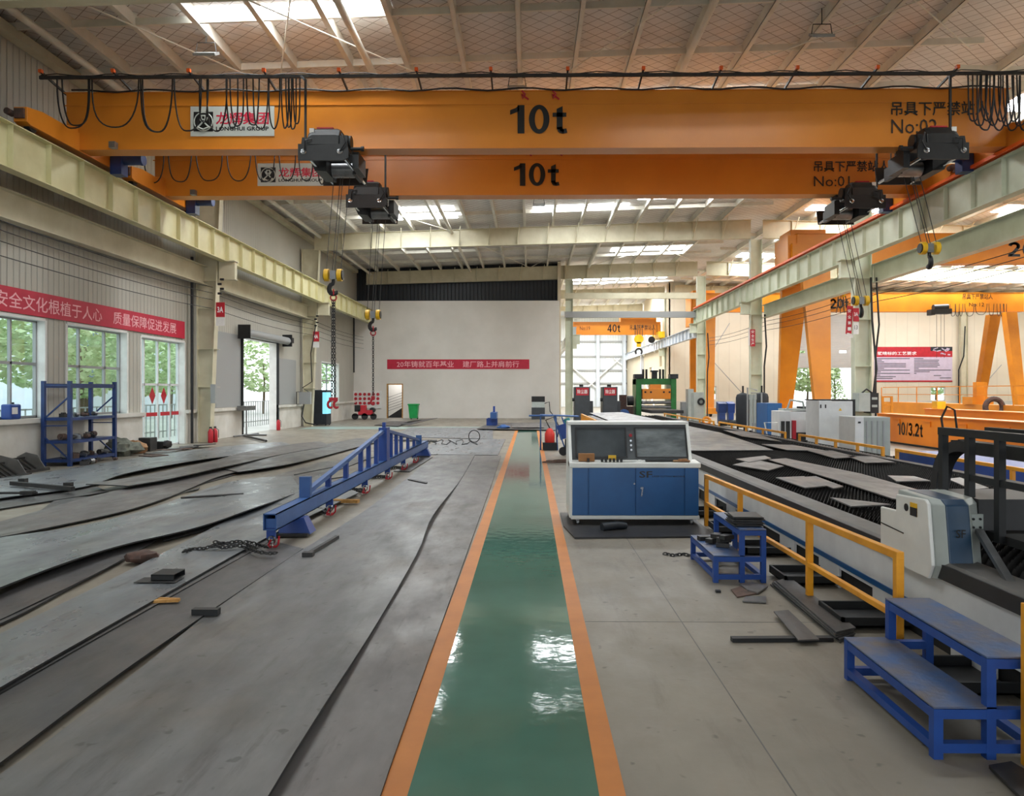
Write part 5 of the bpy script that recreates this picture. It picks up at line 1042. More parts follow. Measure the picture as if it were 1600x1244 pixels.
# things on the worktop
zw = zD+.012
def onw(px, py): return P(px, py, yc0+.07)
c = onw(917, 716); T(MB().box(c.x-.11, c.x+.1, yc0+.05, yc0+.12, zw, zw+.1).build('small_box', 'cardboard', bevel=.004), 'small brown cardboard box on the left of the console worktop', 'box')
for px, w_, lb in ((918, .05, 'black connector just before the brown box on the console'), (942, .09, 'dark plug block on the console left of the yellow label'), (961, .2, 'row of dark nozzles on the console below the yellow label')):
    c = onw(px, 720); mb = MB()
    for k in range(max(1, int(w_/.045))): mb.cbox((c.x-w_/2+.03+k*.048, yc0+.015, zw+.02), (.03, .05, .045))
    T(mb.build('nozzle_set', 'black'), lb, 'machine parts')
c = onw(957, 714); T(MB().cbox((c.x, yc0+.1, zw+.045), (.1, .03, .06)).build('yellow_pad', 'yellow_paint'), 'small yellow pad standing on the console worktop', 'pad')
c = onw(985, 719); T(MB().cbox((c.x-.02, yc0+.05, zw+.008), (.2, .05, .015), Matrix.Rotation(.1, 3, 'Z')).cyl((c.x+.1, yc0+.05, zw+.012), (c.x+.14, yc0+.05, zw+.012), .01).build('white_tube', 'white_paint'), 'small white tube lying mid worktop on the console', 'tube')
c = onw(1030, 718); T(MB().cbox((c.x, yc0+.07, zw+.01), (.36, .07, .02)).build('keyboard_tray', 'black'), 'dark flat keyboard tray on the console worktop', 'keyboard')
c = onw(1064, 719); T(MB().cbox((c.x, yc0+.05, zw+.008), (.22, .09, .014), Matrix.Rotation(-.1, 3, 'Z')).cbox((c.x+.02, yc0+.05, zw+.024), (.12, .03, .02), Matrix.Rotation(.3, 3, 'Z')).build('rag', 'sack_tan'), 'tan rag with small tools at the right end of the console', 'cloth')
# plate in front of console and gloves
q = [FL(888, 822, .02), FL(1100, 822, .02), FL(1112, 838, .02), FL(898, 840, .02)]
q[0].y += .0; mb = MB(); mb.prism([(q[3].x, q[3].y), (q[2].x+.05, q[2].y), (q[1].x+.0, q[0].y+1.05), (q[0].x-.06, q[0].y+1.05), (q[0].x-.06, q[0].y)], 'z', .003, .022); T(mb.build('floor_plate', 'dark_steel'), 'dark steel plate lying on the floor under the console', 'steel plate')
g = FL(955, 828, .022); mb = MB()
mb.tube([g+Vector((-.12, -.05, .04)), g+Vector((0, 0, .05)), g+Vector((.06, .02, .05))], [.055, .05, .045], 10); mb.tube([g+Vector((.06, .04, .05)), g+Vector((.16, .05, .045)), g+Vector((.2, .06, .04))], [.05, .045, .035], 10); mb.tube([g+Vector((-.02, .05, .03)), g+Vector((.05, .1, .04))], [.02, .015], 8)
T(mb.build('work_glove', 'insul_dark'), 'dark blue work glove on the plate before the console', 'glove')
# ================================================================= yellow guard rails
def guard(X, Y0, Y1, posts, zt, label, grp=None, mid=True, X2=None, zt2=None, t=.05):
    X2 = X if X2 is None else X2; zt2 = zt if zt2 is None else zt2
    r = E('guard_rail', ((X+X2)/2, (Y0+Y1)/2, 0), label, 'railing', grp)
    g_ = lambda y: (X+(X2-X)*(y-Y0)/(Y1-Y0), zt+(zt2-zt)*(y-Y0)/(Y1-Y0))
    MB().bar((X, Y0-t/2, zt-t/2), (X2, Y1+t/2, zt2-t/2), t, t).build('top_rail', 'rail_yellow', r, bevel=.004)
    if mid: MB().bar((X, Y0, zt*.5-.04), (X2, Y1, zt2*.5-.04), t*.8, t*.8).build('middle_rail', 'rail_yellow', r, bevel=.004)
    for yy in posts:
        x, z = g_(yy); MB().box(x-t/2, x+t/2, yy-t/2, yy+t/2, 0, z-t*.9).build('post', 'rail_yellow', r, bevel=.004)
    return r
guard(2.32, 4.66, 9.62, (4.66, 6.12, 8.1, 9.62), .745, 'yellow guard rail between the two blue step stands and the cutting bed', X2=2.3, zt2=.67)
guard(2.33, 1.6, 3.46, (3.46, 1.65), .76, 'yellow guard rail post cut off by the right border')
guard(6.2, 13.0, 17.0, (13, 14, 15, 16, 17), .78, 'yellow guard rail along the far side of the cutting bed, beside the grey mesh units', mid=False)
guard(6.25, 8.6, 12.6, (9.6, 11.2, 12.6), .78, 'yellow guard rail on the far side of the cutting bed, behind the cable chain frame', mid=False)
guard(6.15, 17.8, 24, (17.8, 19.5, 21, 22.5, 24), .78, 'yellow guard rail far side of the bed, before the blue box and tanks', mid=False)
guard(6.1, 24.5, 33.5, (24.5, 26.5, 28.5, 30.5, 33.4), .78, 'farthest yellow guard rail beyond the cutting bed', mid=False)
for i, (a, b, lb) in enumerate(((21, 25.5, 'nearer'), (26, 33, 'farther'))):
    x0 = P(0, 0, 1).x; r = E('barrier_fence', (2.3, (a+b)/2, 0), 'orange slatted barrier left of the cutting bed behind the console, %s section' % lb, 'fence')
    MB().box(2.28, 2.34, a, b, .7, .76).box(2.28, 2.34, a, b, .12, .18).build('rail', 'rail_yellow', r)
    mb = MB(); n = int((b-a)/.28)
    for k in range(n+1): yy = a+(b-a)*k/n; mb.box(2.285, 2.335, yy-.04, yy+.04, 0, .74)
    mb.build('slats', 'rail_yellow', r)
# ================================================================= cutting bed
xs0, xs1 = 2.78, 5.95; y0b, y1b = 2.2, 35.0
r = E('cutting_bed', (4.4, 18, 0), 'long laser cutting bed with white side panels and black saw toothed slats', 'cutting bed')
mb = MB(); mb.box(xs0-.02, xs0+.02, y0b, y1b, .17, .5); mb.build('side_panel', 'white_cab', r)
MB().box(xs0-.03, xs0-.019, y0b, y1b, .2, .245).build('blue_stripe', 'console_blue', r)
yy = y0b
while yy < y1b-.7: MB().box(xs0-.025, xs0+.0, yy, yy+.45, .0, .2).build('lower_panel', 'white_cab', r); yy += 1.1
MB().box(xs0+.01, xs0+.04, y0b, y1b, .0, .3).build('base', 'soft_black', r)
mb = MB(); mb.prism([(xs0-.045, .5), (xs0-.045, .6), (xs0+.2, .6), (xs0+.2, .5)], 'y', y0b, y1b); mb.build('edge_beam', 'bed_dark', r)
mb = MB(); mb.prism([(xs0-.03, .6), (xs0-.01, .615), (xs0+.2, .615), (xs0+.22, .6)], 'y', y0b, y1b); mb.build('rail_beam', 'bed_grey', r)
MB().box(xs0+.22, xs1, y0b, y1b, .2, .46).build('tray', 'soft_black', r)
MB().box(xs0+1.62, xs0+1.7, y0b, y1b, .45, .6).build('divider', 'bed_dark', r); MB().box(xs1-.06, xs1+.1, y0b, y1b, .2, .64).build('outer_beam', 'bed_dark', r)
mb = MB(); yy = y0b+.1                                             # toothed slats
while yy < y1b-.1:
    step = .085 if yy < 14 else .16
    a, b = xs0+.24, xs1-.1; n = int((b-a)/.075) if yy < 14 else int((b-a)/.15); poly = [(a, .4)]
    for j in range(n): u = a+(b-a)*j/n; poly += [(u, .64), (u+(b-a)/n*.5, .71)]
    poly += [(b, .64), (b, .5)]; base = len(mb.v); N = len(poly)
    # strip of quads: front and back faces only along the teeth
    vs = []; 
    for j in range(2*n+1):
        u = a+(b-a)*j/(2*n); zt = .635 if j % 2 else .56; vs += [(u, yy, .45), (u, yy, zt), (u, yy+.008, .45), (u, yy+.008, zt)]
    fs = []
    for j in range(2*n): q = j*4; fs += [(q, q+4, q+5, q+1), (q+2, q+3, q+7, q+6), (q+1, q+5, q+7, q+3)]
    mb.add(vs, fs); yy += step
mb.build('slats', 'slat', r)
for i, (yy) in enumerate((4.2, 5.4, 6.6, 7.8, 9.0, 10.2)):          # drawers under the bed
    o = MB(); o.box(xs0-.5, xs0+.0, yy, yy+.02, .03, .1).box(xs0-.5, xs0, yy+.42, yy+.44, .03, .1).box(xs0-.5, xs0-.48, yy, yy+.44, .03, .1).box(xs0-.5, xs0, yy, yy+.44, .03, .04)
    T(o.build('scrap_tray', 'black'), 'black scrap drawer sticking out under the cutting bed', 'tray', 'scrap drawers under the cutting bed')
# rail pieces and plates resting on the slats
zp = .655
def bp(label, px, m='bed_grey', zz=zp, th=.012):
    q = [FL(a, b, zz) for a, b in px]; mb = MB(); mb.prism([(v.x, v.y) for v in q], 'z', zz-th, zz); return T(mb.build('cut_plate', m), label, 'steel plate', 'plates resting on the cutting bed')
bp('long pale grey plate on the bed just behind the console', [(921, 645), (972, 644), (1125, 676), (1208, 703), (1070, 704)], 'plate_grey')
bp('long narrow brown plate running down the middle of the cutting bed', [(1200, 718), (1228, 716), (1345, 740), (1480, 778), (1425, 782), (1395, 779), (1300, 748)], 'plate_brown', .66)
bp('small plate overhanging the near slats, left of its neighbour', [(1212, 746), (1256, 744), (1292, 759), (1258, 762)], 'plate_grey', .67)
bp('narrow plate strip beside the small overhanging plate', [(1258, 745), (1275, 744), (1318, 760), (1302, 763)], 'plate_grey', .67)
bp('pair of plates near the top left of the slats beside the console', [(1145, 726), (1180, 718), (1225, 728), (1200, 735)], 'plate_brown', .665)
bp('thin plate at the left of the slat area by the console', [(1150, 717), (1195, 712), (1205, 716), (1170, 722)], 'plate_grey', .675)
bp('slotted plate lying right before the white machine housing', [(1297, 777), (1360, 784), (1392, 788), (1330, 791)], 'plate_grey', .665)
bp('plate resting on the slats left of the cable chain', [(1387, 743), (1428, 744), (1454, 751), (1401, 752)], 'plate_grey', .665)
bp('dark plate far on the slats below the white cabinet', [(1322, 712), (1362, 713), (1398, 722), (1352, 723)], 'plate_dark', .665)
bp('plates in a row on the far slats below the grey transformer', [(1262, 704), (1300, 704), (1340, 714), (1305, 716)], 'plate_dark', .665)
bp('grey plates along the far bed edge below the white chiller', [(1190, 694), (1238, 695), (1290, 704), (1230, 703)], 'plate_grey', .665)
bp('plates beyond the cable chain on the far slats', [(1480, 748), (1500, 746), (1545, 762), (1520, 765)], 'plate_grey', .665)
bp('dark plates beside the far guard rail of the bed', [(1130, 672), (1175, 676), (1222, 690), (1160, 682)], 'plate_dark', .665)
# ---------------------------------------------------------------- cutting gantry carriage
r = E('cutting_carriage', (3.1, 5.7, .55), 'white and dark blue laser cutting carriage riding on the bed rail', 'cutting machine')
xw = 2.93; prof = [(6.19, .41), (6.19, .79), (5.93, .8), (5.93, .93), (5.5, .95), (5.46, .92), (5.40, .48), (5.46, .37), (5.75, .37)]
mb = MB(); mb.prism(prof, 'x', xw, xw+.03); mb.build('side_cover', 'console_white', r, bevel=.01)
mb = MB()
fr_ = [(xw+.03, 5.38, 1.0), (xw+.03, 5.3, .93), (xw+.03, 5.16, .48), (xw+.03, 5.24, .36)]
# faceted front: grey facet, blue centre, grey facet
pr = [(5.52, .955), (5.46, .92), (5.40, .48), (5.46, .37)]
def loft(xs, ofs, m, name):
    mb = MB(); vs = []; n = 6
    for x, o in zip(xs, ofs):
        for (yy, zz) in pr: vs.append((x, yy+o, zz))
        vs += [(x, 5.95, .4), (x, 5.95, .965)]
    fs = [tuple(range(n)), tuple(range((len(xs)-1)*n, len(xs)*n))]
    for k in range(len(xs)-1): fs += [(k*n+i, k*n+(i+1) % n, (k+1)*n+(i+1) % n, (k+1)*n+i) for i in range(n)]
    mb.add(vs, fs); return mb.build(name, m, r, bevel=.008)
loft((xw+.03, xw+.1), (0, -.06), 'grey_cab', 'front_facet'); bb = loft((xw+.1, xw+.27), (-.06, -.06), 'console_darkblue', 'front_cover'); loft((xw+.27, xw+.4), (-.06, .06), 'grey_cab', 'front_facet')
MB().box(xw-.004, xw, 5.6, 5.7, .8, .9).build('label_plate', 'yellow_paint', r); MB().box(xw-.005, xw-.001, 5.6, 5.7, .8, .865).build('label_text', 'black', r); MB().cyl((xw-.005, 5.76, .85), (xw, 5.76, .85), .03, n=10).build('warning_mark', 'black', r)
MB().bar((xw-.004, 5.8, .64), (xw-.004, 6.18, .66), .004, .008).build('slot', 'black', r)
text('SF', 'lettering', .07, .06, (xw+.185, 5.355, .72), 'letter_black', r, bold=.012)
a0 = P(1527, 818, 5.4); MB().cbox((a0.x, 5.42, a0.z), (.1, .02, .13)).build('arm_plate', 'grey_cab', r)
mb = MB()
for dx in (-.025, .025):
    for dz in (-.03, .03): mb.cyl((a0.x+dx, 5.4, a0.z+dz), (a0.x+dx, 5.415, a0.z+dz), .009, n=8)
mb.build('bolt_heads', 'black', r)
MB().bar((a0.x, 5.38, a0.z-.05), (P(1590, 930, 4.75).x, 4.75, P(1590, 930, 4.75).z), .05, .035).build('arm', 'steel_grey', r)
MB().box(xw+.4, 6.0, 5.5, 6.1, .66, .95).build('cross_beam', 'bed_dark', r)
MB().box(xw+.45, 5.9, 5.0, 5.5, .66, .72).build('cable_tray', 'soft_black', r)
# frame with energy chain
Xf = 3.36; mb = MB(); zt_ = 1.43
for yy in (6.02, 5.66, 5.3, 4.97, 4.4): MB().box(Xf-.025, Xf+.025, yy-.03, yy+.03, .9 if yy > 5.5 else .67, zt_).build('frame_post', 'black', r)
MB().box(Xf-.03, Xf+.03, 4.2, 6.05, zt_-.03, zt_+.03).build('frame_rail', 'black', r); MB().box(Xf-.02, Xf+.02, 4.9, 5.68, 1.07, 1.12).build('frame_rail', 'black', r)
MB().box(Xf+.35, Xf+.4, 4.2, 6.05, zt_-.03, zt_+.03).build('frame_rail', 'black', r)
X2 = 3.5; cyy, czz, R1, R2 = 6.05, .93, .42, .33; vs = []; fs = []; n = 26; pth = [((4.2, czz+R1), (4.2, czz+R2))]
for i in range(n+1): a = PI/2-PI*i/n; pth.append(((cyy+math.cos(a)*R1, czz+math.sin(a)*R1), (cyy+math.cos(a)*R2, czz+math.sin(a)*R2)))
pth = pth[:-7]
mb = MB()
for (o, i_) in pth: vs += [(X2-.0, o[0], o[1]), (X2+.12, o[0], o[1]), (X2+.12, i_[0], i_[1]), (X2, i_[0], i_[1])]
for k in range(len(pth)-1): q = k*4; fs += [(q+j, q+(j+1) % 4, q+4+(j+1) % 4, q+4+j) for j in range(4)]
fs += [(0, 1, 2, 3), (len(vs)-4, len(vs)-3, len(vs)-2, len(vs)-1)]; mb.add(vs, fs); mb.build('energy_chain', 'bed_dark', r)
mb = MB()
for i in range(0, n, 2): a = PI/2-PI*i/n; p = Vector((X2+.06, cyy+math.cos(a)*(R1+.004), czz+math.sin(a)*(R1+.004))); mb.cbox(p, (.125, .012, .012))
mb.build('chain_joints', 'black', r)
MB().tube([(Xf, 6.02, zt_), (Xf+.0, 6.05, zt_+.1), (Xf+.03, 6.02, zt_+.2), (Xf+.08, 6.0, zt_+.17), (Xf+.1, 6.0, zt_)], .009, 6).build('cable', 'rubber', r)
r.location = (2.837, 5.216, .652); r.scale = (.915, .915, .915)
# ================================================================= step stands
def stand(xa, xm, xb, ya, yb, label):
    r = E('step_stand', ((xa+xb)/2, (ya+yb)/2, 0), label, 'step stool', 'blue step stands by the guard rail'); t = .045; z1, z2 = .25, .49
    mb = MB()
    for yy in (ya+t/2, yb-t/2):
        mb.box(xa, xa+t, yy-t/2, yy+t/2, 0, z1-.01).box(xm, xm+t, yy-t/2, yy+t/2, 0, z2-.01).box(xb-t, xb, yy-t/2, yy+t/2, 0, z2-.01)
        q = t/2-.0015; mb.box(xa+.002, xb-.002, yy-q, yy+q, .03, .03+t).box(xa+.002, xb-.002, yy-q, yy+q, z1-.013-t, z1-.012).box(xm+.002, xb-.002, yy-q, yy+q, z2-.013-t, z2-.012)
    for x_, zz in ((xa, z1), (xm, z2), (xb-t, z2)):
        mb.box(x_+.001, x_+t-.001, ya+.001, yb-.001, zz-.016-t, zz-.0145)
        if x_ != xm: mb.box(x_+.001, x_+t-.001, ya+.001, yb-.001, .032, .028+t)
    mb.build('frame', 'stool_blue', r)
    MB().box(xa, xm+t, ya, yb, z1-.008, z1).build('lower_tread', 'stool_top', r); MB().box(xm, xb, ya, yb, z2-.008, z2).build('upper_tread', 'stool_top', r)
    return r
stand(1.9, 2.165, 2.44, 3.53, 4.52, 'nearer blue two step stand with scuffed treads at the right border') if 0 else None
s1 = stand(1.92, 2.17, 2.44, 3.52, 4.52, 'nearer blue two step stand with scuffed empty treads')
s2 = stand(1.68, 1.92, 2.16, 6.75, 7.72, 'farther blue two step stand loaded with small plates, beside the console')
# move lower frame clear of the rail
for i in range(7):
    T(MB().cbox((2.04+.004*math.sin(i*2), 7.02+.02*math.sin(i*3), .503+.013*i), (.27, .3, .01), Matrix.Rotation(.12*math.sin(i*1.7), 3, 'Z')).build('square_plate', 'dark_steel'), 'dark square plate in the pile on the farther blue stand', 'steel plate', 'pile of square plates on the stand')
T(MB().cbox((2.02, 7.2, .5), (.24, .5, .012), Matrix.Rotation(-.1, 3, 'Z')).build('loose_plate', 'plate_grey'), 'single pale plate on the upper tread of the farther blue stand', 'steel plate') if 0 else None
for i, (x, y_, zz, rz) in enumerate(((1.76, 7.45, .272, .2), (1.8, 7.3, .28, .8), (1.86, 7.12, .275, -.3), (1.87, 7.12, .32, .2), (1.84, 7.28, .33, 1.0), (1.88, 7.06, .36, .5))):
    T(MB().cbox((x, y_, zz), (.12, .08, .04), Matrix.Rotation(rz, 3, 'Z')).build('steel_offcut', 'dark_steel'), 'small dark steel offcut heaped on the lower tread of the farther stand', 'metal offcut', 'offcuts on the lower tread')
# long plates stacked on the floor beside the rail
for i in range(5):
    d = .01*i; q = [FL(1203+i*2, 915+i, .0), FL(1228+i, 913, .0), FL(1335, 995, 0), FL(1312-i*2, 1006-i, 0)]
    mb = MB(); mb.prism([(v.x+.01*math.sin(i*2), v.y) for v in q], 'z', .004+.013*i, .014+.013*i); T(mb.build('long_plate', 'plate_dark'), ['bottom', 'second lowest', 'middle', 'second highest', 'topmost'][i]+' long dark plate in the stack by the yellow rail', 'steel plate', None)
q = [FL(1209, 957, .03), FL(1232, 955, .03), FL(1280, 1001, .03), FL(1247, 1002, .03)]; mb = MB(); mb.prism([(v.x, v.y) for v in q], 'z', .03, .04); T(mb.build('short_plate', 'plate_dark'), 'shorter dark plate lying left of the long plate stack', 'steel plate')
T(MB().bar(FL(1143, 999, .015), FL(1300, 998, .015), .055, .028).build('steel_bar', 'black'), 'black flat bar under the short plate, pointing left', 'metal bar')
for i, (px, lb, m) in enumerate((([(1142, 921), (1170, 913), (1184, 927), (1152, 933)], 'rusty brown plate piece on the floor by the nearer rail post', 'rust'), ([(1165, 932), (1197, 932), (1197, 941), (1160, 939)], 'small grey plate piece with a dark edge on the floor', 'plate_grey'), ([(1155, 912), (1175, 910), (1200, 916), (1185, 926), (1168, 922)], 'small plate piece with a round hole under the stand', 'plate_brown'), ([(1545, 1196), (1580, 1190), (1640, 1225), (1610, 1260)], 'dark rubber like plate corner at the bottom right border', 'dark_steel'))):
    q = [FL(a, b, .01+.006*i) for a, b in px]; mb = MB(); mb.prism([(v.x, v.y) for v in q], 'z', .002+.004*i, .012+.006*i); T(mb.build('plate_piece', m), lb, 'metal offcut')
p = FL(1122, 924, .01); T(MB().cbox(p, (.04, .04, .02)).build('nut', 'black'), 'tiny black nut alone on the concrete by the farther stand', 'nut')
mb = MB(); chain(mb, [FL(1037, 865, .012), FL(1052, 868, .012), FL(1068, 866, .012), FL(1080, 869, .012)], .06, .009); T(mb.build('steel_chain', 'dark_steel'), 'short black chain on the floor left of the farther stand', 'chain')
# ================================================================= welding cart cluster behind the console
b = FL(858, 704); r = E('welding_cart', b, 'blue tube cart with a red gas canister left of the console', 'cart')
MB().tube([b+Vector((-.25, .1, 0)), b+Vector((-.25, .1, 1.05)), b+Vector((.9, .3, 1.0))], .025, 8).tube([b+Vector((-.25, .5, 0)), b+Vector((-.25, .5, 1.05)), b+Vector((.9, .6, 1.0))], .025, 8).tube([b+Vector((.25, .1, 0)), b+Vector((.2, .1, 1.05))], .025, 8).tube([b+Vector((-.6, .1, 1.03)), b+Vector((.1, .1, 1.03))], .025, 8).build('frame', 'blue_beam', r)
MB().tube([b+Vector((.02, .1, v)) for v in (.2, .24, .5, .6, .66)], [.12, .15, .15, .1, .05], 14).build('gas_canister', 'red_tank', r)
MB().cbox(b+Vector((.02, .1, .12)), (.42, .35, .22)).build('tray', 'insul_dark', r)
MB().tube([b+Vector((.02, .1, .66)), b+Vector((-.1, .05, .9)), b+Vector((.15, .1, 1.0)), b+Vector((.3, .1, .7)), b+Vector((.25, .0, .4))], .018, 6).build('hose', 'rubber', r)
b = FL(880, 712); r = E('hand_truck', b, 'leaning blue hand truck with a teal gas cylinder beside the console', 'cart')
for dx in (0, .22): MB().tube([b+Vector((.1+dx, .0, .05)), b+Vector((-.25+dx, .2, 1.05))], .02, 8).build('frame_tube', 'blue_beam', r)
MB().cbox(b+Vector((-.0, .12, .65)), (.26, .05, .4), Matrix.Rotation(-.3, 3, 'Y')).build('back_panel', 'blue_deep', r); MB().tube([b+Vector((.38, .2, .25)), b+Vector((.1, .3, 1.0))], .09, 14).build('gas_cylinder', 'teal', r)
MB().cyl(b+Vector((.0, -.03, .12)), b+Vector((.0, .03, .12)), .12, n=16).build('wheel', 'rubber', r); MB().cbox(b+Vector((.2, .05, .25)), (.3, .2, .4)).build('tool_box', 'insul_dark', r)
mb = MB(); b = FL(872, 722, .02)
for k in range(4): mb.ring(b+Vector((.05*k, .12*math.sin(k*2), .015*k)), (0, .05, 1), .38-.04*k, .014, 26, 5)
T(mb.build('hose_coil', 'rust'), 'coils of brown welding hose on the floor left of the console', 'hose')
# ================================================================= machines at the far end
for i, (a, b_) in enumerate(((898, 922), (942, 965))):
    yy = 42.5; x0, x1 = P(a, 640, yy).x, P(b_, 640, yy).x; z1 = P(0, 604.5, yy).z; r = E('dust_collector', ((x0+x1)/2, yy+.5, 0), 'dark grey dust collector cabinet with red sign, %s' % ('nearer the white wall' if i == 0 else 'nearer the green machine'), 'machine', None)
    MB().box(x0, x1, yy, yy+1.4, 0, z1).build('cabinet', 'dark_grey_cab', r, bevel=.03); MB().box(x0+.08, x1-.08, yy-.02, yy, z1-.5, z1-.06).build('sign_panel', 'red', r)
    text('除尘器', 'lettering', x1-x0-.3, .24, ((x0+x1)/2, yy-.025, z1-.28), 'letter_white', r, bold=.008); MB().box(x0+.3, x0+.52, yy+.4, yy+.7, z1, z1+.14).build('cap', 'black', r); MB().cyl((x0-.12, yy+.3, z1-.75), (x0, yy+.3, z1-.75), .1, n=10).build('valve', 'black', r)
    MB().box(x1, x1+.2, yy+.3, yy+1.2, 0, 1.2).build('fan_box', 'dark_grey_cab', r); MB().cyl((x1+.37, yy+.2, .35), (x1+.37, yy+.8, .35), .16, n=16).build('fan', 'blue_deep', r)
yy = 44.0; x0, x1 = P(994, 640, yy).x, P(1057, 640, yy).x; zt = P(0, 588, yy).z; r = E('plate_leveller', ((x0+x1)/2, yy+1, 0), 'green framed plate levelling machine with an orange press beam', 'machine')
for x_ in (x0, x1-.32): MB().box(x_, x_+.32, yy, yy+1.6, 0, zt-.15).build('upright', 'green_machine', r, bevel=.02)
MB().box(x0, x1, yy+.1, yy+1.5, zt-.5, zt-.15).build('top_beam', 'green_machine', r)
for x_ in (x0-.1, x1-.38): MB().box(x_, x_+.48, yy-.05, yy+.6, zt-.15, zt+.12).build('motor_cap', 'insul_dark', r)
MB().box(x0+.36, x1-.36, yy-.1, yy+.5, 1.3, 1.92).box(x0+.8, x1-.9, yy, yy+.4, 1.9, zt-.5).build('press_beam', 'crane_orange', r, bevel=.02)
mb = MB()
for f in (.22, .36, .68, .82): x_ = x0+(x1-x0)*f; mb.cyl((x_, yy-.12, 1.72), (x_, yy-.09, 1.72), .06, n=10)
mb.build('bolt', 'black', r)
for f in (.2, .28, .62, .7): x_ = x0+(x1-x0)*f; MB().cyl((x_, yy+.4, zt-.2), (x_, yy+.4, zt+.42), .07, n=10).build('screw_spindle', 'black', r)
MB().cbox((x0+(x1-x0)*.48, yy+.4, zt+.05), (.3, .3, .5)).cbox((x0+(x1-x0)*.48, yy+.4, zt+.3), (.42, .42, .1)).build('motor', 'insul_dark', r)
mb = MB()
for k in range(8): mb.cyl((x0+.34, yy+.2*k, 1.1), (x1-.34, yy+.2*k, 1.1), .09, n=10); mb.cyl((x0+.34, yy+.2*k, .82), (x1-.34, yy+.2*k, .82), .09, n=10)
mb.build('rollers', 'steel_grey', r); MB().box(x0+.3, x1-.3, yy-3.5, yy-.1, .55, .72).build('roller_table', 'bed_dark', r)
MB().box(x0-.95, x0-.1, yy+.4, yy+1.4, .0, .85).box(x0-.9, x0-.5, yy+.5, yy+1.0, .85, 1.55).build('gearbox', 'brick_rust', r); MB().cyl((x0-.45, yy+.5, 1.2), (x0-.1, yy+.5, 1.2), .3, n=14).build('motor', 'black', r); MB().cyl((x0-.7, yy-.1, .4), (x0-.7, yy+.35, .4), .3, n=14).build('fan', 'blue_beam', r)
# grey cabinets by the column in the far middle row
for px0, px1, pt, pb, Y, m, nm_, lb in ((1075, 1084, 608, 650, 40.5, 'grey_cab', 'electric_cabinet', 'tall thin pale cabinet left of the fourth column'), (1066, 1074, 628, 650, 41, 'lamp_grey', 'electric_cabinet', 'low grey cabinet left of the tall thin pale cabinet'), (1084, 1100, 613, 652, 37.0, 'grey_cab', 'electric_cabinet', 'grey electric cabinet with a coiled hose near the fourth column')):
    x0, x1 = P(px0, 640, Y).x, P(px1, 640, Y).x; z1 = P(0, pt, Y).z; r = E(nm_, ((x0+x1)/2, Y+.3, 0), lb, 'cabinet'); MB().box(x0, x1, Y, Y+.6, 0, z1).build('body', m, r, bevel=.01); MB().box(x0+.03, x1-.03, Y-.01, Y, .1, z1-.1).build('door', m, r)
    if px0 == 1084: MB().ring(((x0+x1)/2+.1, Y-.06, 1.25), (0, 1, 0), .14, .05, 16, 6).build('hose', 'rubber', r)
b = P(1104, 646, 36.5); T(MB().ring((b.x, b.y, .3), (0, 1, 0), .17, .07, 18, 6).cbox((b.x, b.y, .06), (.6, .4, .12)).build('hose_reel', 'gantry_orange'), 'orange hose reel at the foot of the far middle column', 'reel')
# blue machines and tanks
for px0, px1, pt, m, lb in ((1123, 1136, 629, 'rack_blue', 'dark blue machine with a grey head near the small window'), (1138, 1149, 629, 'blue_deep', 'bright blue machine left of the black air tanks')):
    Y = 38.0; x0, x1 = P(px0, 640, Y).x, P(px1, 640, Y).x; z1 = P(0, pt, Y).z; r = E('blue_machine', ((x0+x1)/2, Y+.3, 0), lb, 'machine')
    MB().cbox(((x0+x1)/2, Y+.3, z1-.25), (x1-x0, .5, .5), Matrix.Rotation(.2, 3, 'X')).build('head', m, r); MB().box(x0+.05, x1-.05, Y+.1, Y+.5, .1, z1-.4).build('body', m, r)
    MB().cyl((x0, Y, .15), (x1, Y, .15), .15, n=10).build('motor', 'insul_dark', r)
def tank(px0, px1, pt, Y, label, rad=None):
    x0, x1 = P(px0, 640, Y).x, P(px1, 640, Y).x; c = (x0+x1)/2; R = (x1-x0)/2; z1 = P(0, pt, Y).z; r = E('air_tank', (c, Y+R, 0), label, 'tank')
    MB().tube([(c, Y+R, v) for v in (.3, .35, .5, z1-.2, z1-.07, z1)], [R*.5, R*.85, R, R, R*.85, R*.3], 24).build('vessel', 'insul_dark', r); MB().tube([(c, Y+R, z1), (c, Y+R, z1+.28)], .04, 8).build('valve', 'black', r)
    for k in range(3): a = k*2.1+.5; MB().cyl((c+math.cos(a)*R*.75, Y+R+math.sin(a)*R*.75, 0), (c+math.cos(a)*R*.75, Y+R+math.sin(a)*R*.75, .5), .04, n=8).build('leg', 'black', r)
tank(1153, 1175, 614, 29.5, 'tall dark air tank left of the two filter columns'); tank(1183, 1204, 613, 31.0, 'tall dark air tank behind the blue box')
Y = 27.5; r = E('air_filter', (P(1176, 650, Y).x, Y, 0), 'pair of pale filter cylinders with pipes between the dark tanks', 'filter')
for px in (1173.5, 1179): x = P(px, 650, Y).x; MB().cyl((x, Y, .4), (x, Y, 1.45), .06, n=12).cyl((x, Y, 1.45), (x, Y, 1.65), .075, n=12).build('cylinder', 'grey_cab', r)
mb = MB(); x = P(1168, 650, Y).x; mb.tube([(x, Y, 0), (x, Y, 1.9), (x+.35, Y, 1.8)], .03, 6); x = P(1190, 650, Y).x; mb.tube([(x, Y, 0), (x, Y, 1.7), (x-.4, Y, 1.7)], .03, 6)
for k in range(5): xx = P(1172+k*4.5, 650, Y).x; mb.tube([(xx, Y-.3, 0), (xx, Y-.3, .6)], .035, 6)
mb.build('pipework', 'lamp_grey', r)
